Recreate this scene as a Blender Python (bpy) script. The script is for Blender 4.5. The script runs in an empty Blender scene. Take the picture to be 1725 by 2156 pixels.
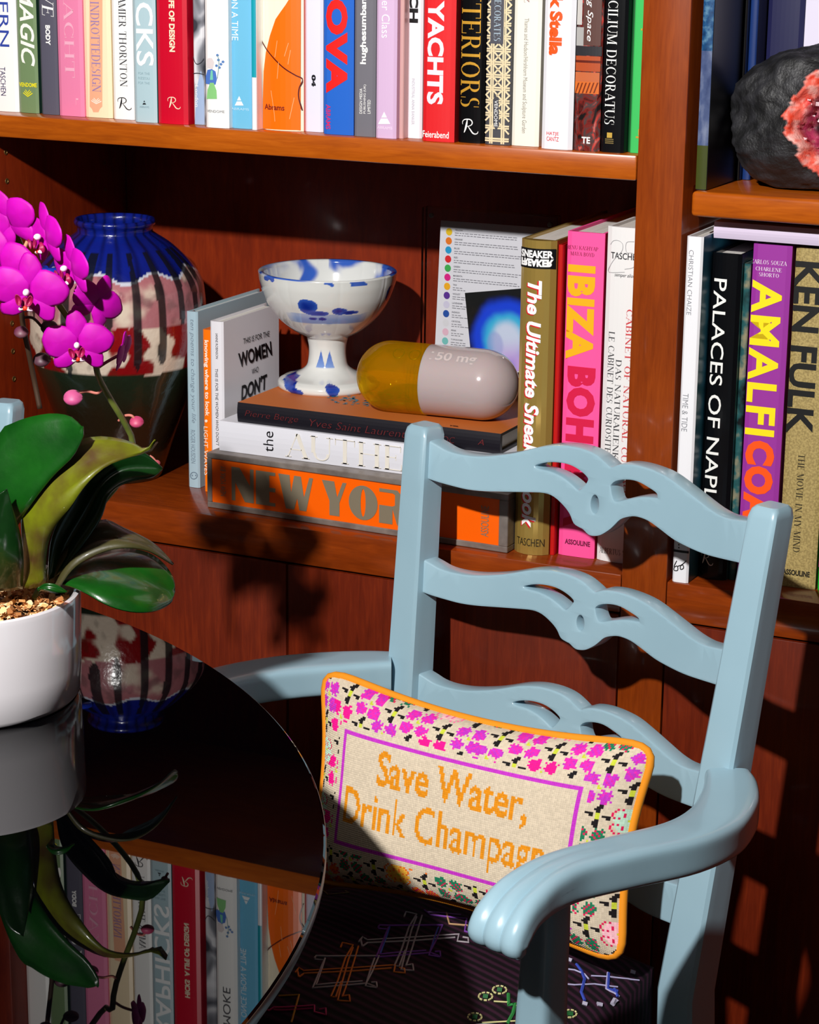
import bpy, bmesh, math, random
from math import sin, cos, pi, sqrt, radians
from mathutils import Vector, Matrix, noise

# ------------------------------------------------------------------ camera
CAM = Vector((0.744, -2.0716, 1.413))
RX = Vector((0.90243987, 0.43066851, 0.01126535))      # camera right
RY = Vector((-0.12477672, 0.23625519, 0.96364633))     # camera up
RZ = Vector((0.41235063, -0.87103853, 0.26694351))     # camera back
FPX = 4798.436
scene = bpy.context.scene
cd = bpy.data.cameras.new('camera'); cam = bpy.data.objects.new('camera', cd)
scene.collection.objects.link(cam); scene.camera = cam
cam.matrix_world = Matrix(((RX.x, RY.x, RZ.x, CAM.x), (RX.y, RY.y, RZ.y, CAM.y), (RX.z, RY.z, RZ.z, CAM.z), (0, 0, 0, 1)))
cd.sensor_fit = 'HORIZONTAL'; cd.sensor_width = 36.0; cd.lens = FPX / 1725 * 36.0
cd.clip_start = 0.05; cd.clip_end = 50
# ------------------------------------------------------------------ light
w = bpy.data.worlds.new('world'); scene.world = w; w.use_nodes = True
w.node_tree.nodes['Background'].inputs[0].default_value = (0.5, 0.52, 0.6, 1)
w.node_tree.nodes['Background'].inputs[1].default_value = 0.004
ld = bpy.data.lights.new('flash_lamp', 'POINT'); ld.energy = 265; ld.color = (1.0, 0.975, 0.95)
ld.shadow_soft_size = 0.03
lo = bpy.data.objects.new('flash_lamp', ld); lo.location = (0.0013, -2.036, 2.081); scene.collection.objects.link(lo)
scene.view_settings.view_transform = 'Standard'; scene.view_settings.look = 'None'
scene.view_settings.gamma = 1; scene.view_settings.use_curve_mapping = False
scene.view_settings.exposure = 0.0
scene.cycles.max_bounces = 8; scene.cycles.transmission_bounces = 8; scene.cycles.transparent_max_bounces = 12
scene.cycles.caustics_reflective = False; scene.cycles.caustics_refractive = False
COL = scene.collection
RND = random.Random(7)

def ray(px, py):
    d = RX * (px - 862.5) - RY * (py - 1078) - RZ * FPX
    return d.normalized()
def onY(px, py, Y):
    r = ray(px, py); return CAM + r * ((Y - CAM.y) / r.y)
def onZ(px, py, Z):
    r = ray(px, py); return CAM + r * ((Z - CAM.z) / r.z)
def onX(px, py, X):
    r = ray(px, py); return CAM + r * ((X - CAM.x) / r.x)

def lin(c):
    o = []
    for v in c[:3]:
        v = v / 255.0
        o.append(v / 12.92 if v <= 0.04045 else ((v + 0.055) / 1.055) ** 2.4)
    return (o[0], o[1], o[2], 1.0)

# ------------------------------------------------------------------ materials
MATS = {}
def mat(name, c, rough=0.5, metal=0.0, spec=0.5, coat=0.0, **kw):
    if name in MATS: return MATS[name]
    m = bpy.data.materials.new(name); m.use_nodes = True
    b = m.node_tree.nodes['Principled BSDF']
    b.inputs['Base Color'].default_value = lin(c) if max(c) > 1.0 else (c[0], c[1], c[2], 1)
    b.inputs['Roughness'].default_value = rough; b.inputs['Metallic'].default_value = metal
    b.inputs['Specular IOR Level'].default_value = spec
    b.inputs['Coat Weight'].default_value = coat; b.inputs['Coat Roughness'].default_value = 0.08
    for k, v in kw.items():
        b.inputs[k.replace('_', ' ')].default_value = v
    MATS[name] = m
    return m
def nd(m, t, **kw):
    n = m.node_tree.nodes.new(t)
    for k, v in kw.items(): setattr(n, k, v)
    return n
def lk(m, a, b): m.node_tree.links.new(a, b)
def ramp(m, stops, interp='LINEAR'):
    r = nd(m, 'ShaderNodeValToRGB'); cr = r.color_ramp; cr.interpolation = interp
    while len(cr.elements) < len(stops): cr.elements.new(0.5)
    for e, (p, c) in zip(cr.elements, stops):
        e.position = p; e.color = lin(c) if max(c) > 1.0 else (c[0], c[1], c[2], 1)
    return r
def noisy(name, stops, scale=(1, 1, 1), nscale=10, detail=4, rough=0.5, bump=0.0, coat=0.0, metal=0.0, spec=0.5, dist=0.0, coord='Object', bscale=None, bdist=0.002):
    if name in MATS: return MATS[name]
    m = mat(name, (0.5, 0.5, 0.5), rough, metal, spec, coat)
    b = m.node_tree.nodes['Principled BSDF']
    tc = nd(m, 'ShaderNodeTexCoord'); mp = nd(m, 'ShaderNodeMapping'); mp.inputs['Scale'].default_value = scale
    n = nd(m, 'ShaderNodeTexNoise'); n.inputs['Scale'].default_value = nscale; n.inputs['Detail'].default_value = detail
    n.inputs['Distortion'].default_value = dist
    lk(m, tc.outputs[coord], mp.inputs[0]); lk(m, mp.outputs[0], n.inputs[0])
    r = ramp(m, stops); lk(m, n.outputs[0], r.inputs[0]); lk(m, r.outputs[0], b.inputs['Base Color'])
    if bump:
        bn = nd(m, 'ShaderNodeBump'); bn.inputs['Strength'].default_value = bump; bn.inputs['Distance'].default_value = bdist
        if bscale:
            n2 = nd(m, 'ShaderNodeTexNoise'); n2.inputs['Scale'].default_value = bscale; n2.inputs['Detail'].default_value = 3
            lk(m, tc.outputs[coord], n2.inputs[0]); lk(m, n2.outputs[0], bn.inputs['Height'])
        else: lk(m, n.outputs[0], bn.inputs['Height'])
        lk(m, bn.outputs[0], b.inputs['Normal'])
    return m
def attr_mat(name, rough=0.4, coat=0.0, bump=0.0, bscale=300, spec=0.5, bdist=0.001, sss=0.0):
    if name in MATS: return MATS[name]
    m = mat(name, (0.5, 0.5, 0.5), rough, 0, spec, coat); b = m.node_tree.nodes['Principled BSDF']
    a = nd(m, 'ShaderNodeVertexColor', layer_name='Col'); lk(m, a.outputs[0], b.inputs['Base Color'])
    if sss: b.inputs['Subsurface Weight'].default_value = sss; b.inputs['Subsurface Scale'].default_value = 0.01
    if bump:
        tc = nd(m, 'ShaderNodeTexCoord'); n = nd(m, 'ShaderNodeTexNoise'); n.inputs['Scale'].default_value = bscale
        bn = nd(m, 'ShaderNodeBump'); bn.inputs['Strength'].default_value = bump; bn.inputs['Distance'].default_value = bdist
        lk(m, tc.outputs['Object'], n.inputs[0]); lk(m, n.outputs[0], bn.inputs['Height']); lk(m, bn.outputs[0], b.inputs['Normal'])
    return m

# ------------------------------------------------------------------ objects
def tag(o, label=None, cat=None, group=None, kind=None):
    if label: o['label'] = label
    if cat: o['category'] = cat
    if group: o['group'] = group
    if kind: o['kind'] = kind
    return o
def thing(name, label, cat, loc=(0, 0, 0), rotz=0.0, group=None):
    o = bpy.data.objects.new(name, None); COL.objects.link(o)
    o.empty_display_size = 0.05; o.location = loc; o.rotation_euler = (0, 0, rotz)
    return tag(o, label, cat, group)
def link(name, me, m, parent=None, label=None, smooth=False):
    if not isinstance(m, (list, tuple)): m = [m]
    for x in m: me.materials.append(x)
    if smooth:
        me.shade_smooth()
        if smooth != 2:
            me.set_sharp_from_angle(angle=radians(40))
    o = bpy.data.objects.new(name, me); COL.objects.link(o)
    if parent: o.parent = parent
    if label: o['label'] = label
    return o
def mesh(verts, faces):
    me = bpy.data.meshes.new('mesh'); me.from_pydata([tuple(v) for v in verts], [], faces); me.update(); return me
def boxm(x0, x1, y0, y1, z0, z1, bev=0.0, seg=1):
    bm = bmesh.new(); bmesh.ops.create_cube(bm, size=1)
    for v in bm.verts:
        v.co = Vector(((x0 + x1) / 2 + v.co.x * (x1 - x0), (y0 + y1) / 2 + v.co.y * (y1 - y0), (z0 + z1) / 2 + v.co.z * (z1 - z0)))
    if bev: bmesh.ops.bevel(bm, geom=bm.edges[:], offset=bev, segments=seg, affect='EDGES', profile=0.5)
    me = bpy.data.meshes.new('mesh'); bm.to_mesh(me); bm.free(); return me
def box(name, b, m, parent=None, bev=0.0, seg=1, label=None):
    return link(name, boxm(*b, bev, seg), m, parent, label, smooth=bool(bev))
def catmull(P, n, closed=False):
    """resample a polyline smoothly with n points per span"""
    P = [Vector(p) for p in P]; out = []; N = len(P)
    spans = N if closed else N - 1
    for i in range(spans):
        if closed: a, b, c, d = P[(i - 1) % N], P[i], P[(i + 1) % N], P[(i + 2) % N]
        else:
            b, c = P[i], P[i + 1]
            a = P[i - 1] if i > 0 else b * 2 - c
            d = P[i + 2] if i + 2 < N else c * 2 - b
        for k in range(n):
            t = k / n
            out.append(0.5 * ((2 * b) + (c - a) * t + (2 * a - 5 * b + 4 * c - d) * t * t + (3 * b - a - 3 * c + d) * t ** 3))
    if not closed: out.append(P[-1])
    return out
def resamp(P, n):
    """n points evenly by arc length along a smooth curve"""
    Q = catmull(P, 8); L = [0.0]
    for i in range(1, len(Q)): L.append(L[-1] + (Q[i] - Q[i - 1]).length)
    out = []; j = 0
    for k in range(n):
        s = L[-1] * k / (n - 1)
        while j < len(L) - 2 and L[j + 1] < s: j += 1
        t = (s - L[j]) / max(1e-9, L[j + 1] - L[j]); out.append(Q[j].lerp(Q[j + 1], min(1, max(0, t))))
    return out
def loft(sections, cap=True, closed=True):
    n = len(sections[0]); v = []; f = []
    for s in sections: v.extend(s)
    for i in range(len(sections) - 1):
        for j in range(n if closed else n - 1):
            a = i * n + j; b = i * n + (j + 1) % n
            f.append((a, b, b + n, a + n))
    if cap:
        f.append(tuple(range(n - 1, -1, -1))); k = (len(sections) - 1) * n; f.append(tuple(range(k, k + n)))
    return mesh(v, f)
def tubem(P, r, n=8, closed=False):
    P = [Vector(p) for p in P]; N = len(P); S = []; up = Vector((0.13, 0.21, 0.97))
    T = []
    for i in range(N):
        if closed: t = P[(i + 1) % N] - P[i - 1]
        else: t = P[min(i + 1, N - 1)] - P[max(i - 1, 0)]
        T.append(t.normalized())
    nrm = T[0].cross(up).normalized()
    for i in range(N):
        nrm = (nrm - T[i] * nrm.dot(T[i])).normalized(); bn = T[i].cross(nrm)
        rr = r[i] if isinstance(r, (list, tuple)) else r
        S.append([P[i] + (nrm * cos(2 * pi * k / n) + bn * sin(2 * pi * k / n)) * rr for k in range(n)])
    if closed: S.append(S[0])
    return loft(S, cap=not closed)
def lathem(prof, n=64, axis='z', scal=None):
    S = []
    for (r, z) in prof:
        ring = []
        for k in range(n):
            a = 2 * pi * k / n; rr = r * (scal(a, r, z) if scal else 1)
            ring.append(Vector((rr * cos(a), rr * sin(a), z)) if axis == 'z' else Vector((z, rr * cos(a), rr * sin(a))))
        S.append(ring)
    return loft(S, cap=True)
def vcol(me, fn):
    """per-vertex colour attribute; fn(co)->linear rgb"""
    a = me.color_attributes.new('Col', 'FLOAT_COLOR', 'POINT')
    buf = []
    for v in me.vertices:
        c = fn(v.co); buf.extend((c[0], c[1], c[2], 1.0))
    a.data.foreach_set('color', buf)
def fbm(p, s, o=3):
    return noise.fractal(Vector(p) * s, 1.0, 2.0, o)
def mixc(a, b, t):
    t = max(0, min(1, t)); return tuple(a[i] * (1 - t) + b[i] * t for i in range(3))
def sstep(a, b, x):
    t = max(0, min(1, (x - a) / (b - a))); return t * t * (3 - 2 * t)

# ------------------------------------------------------------------ lettering
TC = {}
SERIF = {
 'A': (.78, 'd .06 0 .40 1 .04;d .40 1 .72 0 .15;h .33 .16 .56;h 0 -.04 .18;h 0 .56 .84'), 'B': (.66, 'v .12 0 1 .14;h 1 .0 .4;h 0 .0 .4;h .53 .1 .4;a .36 .765 .24 .235 -90 90 .13;a .38 .265 .27 .265 -90 90 .14'),
 'C': (.74, 'a .42 .5 .38 .5 50 310 .14;v .68 .72 .98 .03;v .70 .05 .25 .03'), 'D': (.8, 'v .12 0 1 .14;h 1 0 .4;h 0 0 .4;a .36 .5 .38 .5 -90 90 .14'),
 'E': (.66, 'v .12 0 1 .14;h 1 0 .58;h 0 0 .62;h .52 .1 .42;v .58 .76 1 .03;v .62 0 .26 .03;v .42 .4 .64 .03'), 'F': (.6, 'v .12 0 1 .14;h 1 0 .56;h .5 .1 .4;h 0 0 .26;v .56 .74 1 .03;v .4 .4 .62 .03'),
 'G': (.8, 'a .42 .5 .38 .5 50 315 .14;v .68 .72 .98 .03;v .69 0 .42 .13;h .42 .54 .82'), 'H': (.84, 'v .12 0 1 .14;v .68 0 1 .14;h .52 .1 .7;h 0 0 .26;h 1 0 .26;h 0 .55 .82;h 1 .55 .82'),
 'I': (.34, 'v .15 0 1 .14;h 1 0 .3;h 0 0 .3'), 'J': (.5, 'v .32 .2 1 .14;h 1 .16 .48;a .18 .22 .18 .22 180 360 .1'), 'K': (.78, 'v .12 0 1 .14;d .16 .38 .62 1 .04;d .32 .6 .68 0 .15;h 0 0 .26;h 1 0 .26;h 1 .48 .76;h 0 .54 .8'),
 'L': (.62, 'v .12 0 1 .14;h 0 0 .58;h 1 0 .28;v .58 0 .28 .03'), 'M': (.96, 'v .08 0 1 .04;v .82 0 1 .14;d .1 1 .44 .02 .15;d .78 1 .46 .02 .04;h 0 -.04 .2;h 1 -.04 .16;h 0 .66 .96;h 1 .76 .96'),
 'N': (.84, 'v .1 0 1 .04;v .7 0 1 .04;d .12 1 .7 0 .15;h 1 -.02 .18;h 0 -.02 .22;h 1 .58 .82'), 'O': (.84, 'a .42 .5 .38 .5 0 360 .14'),
 'P': (.64, 'v .12 0 1 .14;h 1 0 .36;h 0 0 .28;h .46 .12 .36;a .34 .73 .27 .27 -90 90 .13'), 'Q': (.84, 'a .42 .5 .38 .5 0 360 .14;d .42 .1 .74 -.2 .12'), 'R': (.72, 'v .12 0 1 .14;h 1 0 .36;h 0 0 .28;h .5 .12 .36;a .34 .75 .24 .25 -90 90 .13;d .34 .5 .62 0 .15;h 0 .56 .74'),
 'S': (.58, 'a .29 .75 .22 .25 60 270 .12;a .28 .26 .24 .26 -120 90 .13;v .5 .72 .98 .03;v .05 .02 .28 .03'), 'T': (.72, 'v .35 0 1 .14;h 1 0 .7;h 0 .22 .48;v .01 .74 1 .03;v .69 .74 1 .03'),
 'U': (.82, 'v .12 .3 1 .14;v .7 .3 1 .04;a .41 .3 .29 .3 180 360 .1;h 1 0 .26;h 1 .58 .82'), 'V': (.78, 'd .1 1 .42 0 .15;d .7 1 .42 0 .04;h 1 -.04 .22;h 1 .58 .82'), 'W': (1.08, 'd .1 1 .36 0 .14;d .56 1 .36 0 .04;d .48 1 .76 0 .14;d 1.0 1 .76 0 .04;h 1 -.04 .22;h 1 .4 .6;h 1 .88 1.1'),
 'X': (.78, 'd .12 1 .64 0 .15;d .1 0 .66 1 .04;h 1 0 .22;h 1 .56 .78;h 0 0 .22;h 0 .54 .78'), 'Y': (.76, 'd .1 1 .38 .45 .15;d .66 1 .38 .45 .04;v .38 0 .48 .14;h 1 -.04 .22;h 1 .54 .78;h 0 .26 .5'), 'Z': (.68, 'd .08 0 .6 1 .15;h 1 .06 .62;h 0 .04 .62;v .06 .74 1 .03;v .64 0 .26 .03'),
 ' ': (.36, ''), "'": (.2, 'v .08 .75 1 .08'), '.': (.24, 'v .1 0 .12 .12'), '&': (.8, 'a .36 .76 .2 .24 0 360 .1;a .34 .28 .28 .28 60 330 .13;d .24 .7 .66 0 .14'),
}
def serif_mesh(s):
    V = []; F = []; x = 0.0
    def quad(a, b, c, d):
        k = len(V); V.extend([a, b, c, d]); F.append((k, k + 1, k + 2, k + 3))
    for ch in s.upper():
        adv, ops = SERIF.get(ch, SERIF['I'])
        for op in ops.split(';'):
            if not op: continue
            p = op.split(); k = p[0]; q = [float(t) for t in p[1:]]
            if k == 'v': quad((x + q[0] - q[3] / 2, q[1], 0), (x + q[0] + q[3] / 2, q[1], 0), (x + q[0] + q[3] / 2, q[2], 0), (x + q[0] - q[3] / 2, q[2], 0))
            elif k == 'h':
                y0 = max(0, q[0] - .02) if q[0] < .9 else q[0] - .04; quad((x + q[1], y0, 0), (x + q[2], y0, 0), (x + q[2], y0 + .04, 0), (x + q[1], y0 + .04, 0))
            elif k == 'd':
                h = q[4] / 2; quad((x + q[0] - h, q[1], 0), (x + q[0] + h, q[1], 0), (x + q[2] + h, q[3], 0), (x + q[2] - h, q[3], 0))
            elif k == 'a':
                n = 14
                for i in range(n):
                    A = [radians(q[4] + (q[5] - q[4]) * t / n) for t in (i, i + 1)]; R = []
                    for a in A:
                        wd = q[6]; th = .035
                        R.append((x + q[0] + q[2] * cos(a), q[1] + q[3] * sin(a), 0)); R.append((x + q[0] + (q[2] - wd) * cos(a), q[1] + (q[3] - th) * sin(a), 0))
                    quad(R[0], R[2], R[3], R[1])
        x += adv + .08
    return V, F
def glyphs(s, weight=0.0, shear=0.0, font='sans', res=3, space=1.0):
    key = (s, weight, shear, font, space)
    if key in TC: return TC[key]
    if font == 'serif': V, F = serif_mesh(s); V = [(v[0] + shear * v[1], v[1], 0) for v in V]
    else:
        c = bpy.data.curves.new('t', 'FONT'); c.body = s; c.offset = weight; c.shear = shear; c.space_character = space; c.resolution_u = res; c.fill_mode = 'FRONT'; c.dimensions = '2D'
        o = bpy.data.objects.new('t', c); COL.objects.link(o)
        dg = bpy.context.evaluated_depsgraph_get(); me = bpy.data.meshes.new_from_object(o.evaluated_get(dg))
        V = [tuple(v.co) for v in me.vertices]; F = [tuple(p.vertices) for p in me.polygons]
        bpy.data.objects.remove(o); bpy.data.curves.remove(c); bpy.data.meshes.remove(me)
    x0 = min(v[0] for v in V); x1 = max(v[0] for v in V); y0 = min(v[1] for v in V); y1 = max(v[1] for v in V)
    V = [((v[0] - x0) / (x1 - x0), (v[1] - y0) / (y1 - y0)) for v in V]
    TC[key] = (V, F, (x1 - x0) / (y1 - y0)); return TC[key]
def place2d(V, box_, dirn, flipv=False):
    """unit text -> box (a0,a1,b0,b1) in a right/up plane; dirn h, down or up"""
    a0, a1, b0, b1 = box_; out = []
    for (x, y) in V:
        if flipv: y = 1 - y
        if dirn == 'h': out.append((a0 + x * (a1 - a0), b0 + y * (b1 - b0)))
        elif dirn == 'down': out.append((a0 + y * (a1 - a0), b1 - x * (b1 - b0)))
        else: out.append((a1 - y * (a1 - a0), b0 + x * (b1 - b0)))
    return out
def flat_mesh(P2, F, to3, cuts=None, thick=0.0):
    """2-D polygons -> mesh through to3(a,b); cuts: list of a-values to slice at"""
    bm = bmesh.new(); vs = [bm.verts.new((p[0], p[1], 0)) for p in P2]
    for f in F:
        try: bm.faces.new([vs[i] for i in f])
        except ValueError: pass
    if cuts:
        for c in cuts:
            bmesh.ops.bisect_plane(bm, geom=bm.verts[:] + bm.edges[:] + bm.faces[:], plane_co=(c, 0, 0), plane_no=(1, 0, 0))
    for v in bm.verts: v.co = to3(v.co.x, v.co.y)
    me = bpy.data.meshes.new('mesh'); bm.to_mesh(me); bm.free(); return me

# ------------------------------------------------------------------ books
PAPER = noisy('page_edges', [(0.3, (205, 200, 190)), (0.7, (240, 238, 232))], scale=(60, 1, 1), nscale=25, rough=0.9)
def col_mat(c, rough=0.35, metal=0.0, spec=0.4):
    return mat('cloth_%d_%d_%d_%d_%d' % (c[0], c[1], c[2], int(rough * 100), int(metal * 100)), c, rough, metal, spec)
LASTX = {}
class Book:
    def __init__(s, name, label, p0, p1, y=None, z=1.1628, h=.28, d=.22, color=(255, 255, 255), side=None, bulge=.0008, c=.0022, group='books on the top shelf', rough=.35, pages=True, metal=0.0, m=None, cat='book', top=None, left=None, right=None):
        """p0,p1: bottom corners of the spine in the photograph"""
        if y is None: y = min(.03, max(.002, onZ((p0[0] + p1[0]) / 2, (p0[1] + p1[1]) / 2, z).y))
        s.y = y; s.x = onY(p0[0], p0[1], y).x if left is None else left
        x1 = onY(p1[0], p1[1], y).x if right is None else right
        s.x = max(s.x, LASTX.get((group, z), -9) + .0002); s.t = max(.0035, x1 - s.x - .0003); c = min(c, s.t * .3); LASTX[(group, z)] = s.x + s.t; s.z = z
        if top: h = onY(top[0], top[1], y).z - z
        s.h = h; s.d = d; s.bulge = bulge
        s.o = thing(name, label, cat, (s.x, y, z), 0, group)
        t = s.t; P = []; n = 8
        rr = min(.0015, t * .1)
        for k in range(n + 1):
            a = k / n; P.append((t * a, -bulge * (1 - (2 * a - 1) ** 2) + (rr if k in (0, n) else 0)))
        P += [(t, d), (t - c, d), (t - c, .003), (c, .003), (c, d), (0, d)]
        V = [(x, yy, 0) for x, yy in P] + [(x, yy, h) for x, yy in P]; N = len(P)
        F = [(i, (i + 1) % N, (i + 1) % N + N, i + N) for i in range(N)] + [tuple(range(N - 1, -1, -1)), tuple(range(N, 2 * N))]
        me = mesh(V, F); ms = [m or col_mat(color, rough, metal)]
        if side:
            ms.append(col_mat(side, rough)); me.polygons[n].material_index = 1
        s.cover = link('cover', me, ms, s.o)
        if pages: box('page_block', (c, t - c, .004, d - .005, .003, h - .003), PAPER, s.o)
    def ab(s, px, py):
        p = onY(px, py, s.y); return p.x - s.x, p.z - s.z
    def bx(s, r):
        x0, y0, x1, y1 = r; ym = (y0 + y1) / 2; xm = (x0 + x1) / 2
        return (s.ab(x0, ym)[0], s.ab(x1, ym)[0], s.ab(xm, y1)[1], s.ab(xm, y0)[1])
    def to3(s, lay):
        def f(a, b):
            u = max(-1, min(1, 2 * a / s.t - 1)); return Vector((a, -s.bulge * (1 - u * u) - .00018 - lay * .00012, b))
        return f
    def cuts(s): return [s.t * k / 8 for k in range(1, 8)]
    def text(s, txt, r, dirn='down', color=(255, 255, 255), weight=0.0, shear=0.0, font='sans', name='title', label=None, lay=1, rough=.5, metal=0.0, flipv=False, m=None, space=1.0):
        V, F, _ = glyphs(txt, weight, shear, font, 3, space); b = s.bx(r)
        h = s.h
        P2 = [(min(s.t - .0002, max(.0002, a)), c_) for a, c_ in place2d(V, b, dirn, flipv)]
        if max(p[1] for p in P2) > h or min(p[1] for p in P2) < 0:       # keep the lettering on the spine
            F = [f for f in F if all(0 <= P2[i][1] <= h for i in f)]
        return link(name, flat_mesh(P2, F, s.to3(lay), s.cuts()), m or col_mat(color, rough, metal), s.o, label)
    def poly(s, pts, color, name='print', lay=0, label=None, rough=.35, m=None, world=False):
        P2 = pts if world else [s.ab(*p) for p in pts]
        P2 = [(min(s.t - .0002, max(.0002, a)), min(s.h - .0005, max(.0006, b))) for a, b in P2]
        return link(name, flat_mesh(P2, [tuple(range(len(P2)))], s.to3(lay), s.cuts()), m or col_mat(color, rough), s.o, label)
    def rect(s, r, color, name='print', lay=0, label=None, m=None):
        b = s.bx(r); return s.poly([(b[0], b[2]), (b[1], b[2]), (b[1], b[3]), (b[0], b[3])], color, name, lay, label, world=True, m=m)
def script_r(B, r, color):
    """the publisher's swash R"""
    b = B.bx(r); W = b[1] - b[0]; H = b[3] - b[2]
    st = [([(.02, .62), (.0, .78), (.1, .92), (.3, .97), (.52, .95), (.64, .8), (.6, .62), (.42, .52), (.26, .5)], .06), ([(.32, .96), (.27, .6), (.2, .3), (.12, .08)], .1), ([(.36, .52), (.52, .3), (.68, .08), (.84, .02), (.97, .08), (1, .2)], .07)]
    V = []; F = []
    for pts, wd in st:
        Q = resamp([(x, y, 0) for x, y in pts], 16)
        for i, q in enumerate(Q):
            t = (Q[min(i + 1, 15)] - Q[max(i - 1, 0)]).normalized(); nn = Vector((-t.y, t.x, 0)) * wd * (.35 + .65 * sin(pi * i / 15)) * .6
            for p in (q + nn, q - nn): V.append((b[0] + p.x * W, b[2] + p.y * H))
            if i: k = len(V); F.append((k - 4, k - 3, k - 1, k - 2))
    link('emblem', flat_mesh(V, F, B.to3(1), B.cuts()), col_mat(color), B.o)
def chevrons(B, r, color):
    b = B.bx(r); V = []; F = []; W = b[1] - b[0]; H = b[3] - b[2]; cx = (b[0] + b[1]) / 2
    for k in range(3):
        w_ = W * (.5 - .13 * k); z0 = b[2] + H * (.0 + .0 * k); top_ = b[2] + H * (.55 + .2 * k)
        for sx in (-1, 1):
            k0 = len(V); V += [(cx, z0 + k * H * .22), (cx, z0 + k * H * .22 + H * .14), (cx + sx * w_, top_), (cx + sx * w_ * 1.05, top_ - H * .12)]; F.append((k0, k0 + 1, k0 + 2, k0 + 3))
    V = [(min(B.t - .0002, max(.0002, a)), c_) for a, c_ in V]
    link('emblem', flat_mesh(V, F, B.to3(1), B.cuts()), col_mat(color), B.o)
def tri_logo(B, r, color):
    x0, y0, x1, y1 = r; xm = (x0 + x1) / 2; ys = y0 + (y1 - y0) * .52
    q = (x1 - x0) * .5 * .5
    B.poly([(x0, y1), (x1, y1), (xm + q * 1.05, ys + 1), (xm - q * 1.05, ys + 1)], color, 'emblem', 1)
    B.poly([(xm - q * .95, ys - 1), (xm + q * .95, ys - 1), (xm, y0)], color, 'emblem', 1)
def stroke(B, pts, wpx, color, name='drawn_line', lay=2):
    P = [Vector((a, b, 0)) for a, b in (B.ab(*p) for p in pts)]; Q = resamp(P, 6 * len(P)); V = []; F = []; w_ = wpx * .00022
    for i, q in enumerate(Q):
        t = (Q[min(i + 1, len(Q) - 1)] - Q[max(i - 1, 0)]).normalized()
        V += [(q.x - t.y * w_, q.y + t.x * w_), (q.x + t.y * w_, q.y - t.x * w_)]
        if i: k = len(V); F.append((k - 4, k - 3, k - 1, k - 2))
    V = [(min(B.t - .0002, max(.0002, a)), c_) for a, c_ in V]
    link(name, flat_mesh(V, F, B.to3(lay), B.cuts()), col_mat(color), B.o)
WHT = (250, 249, 246)

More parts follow.
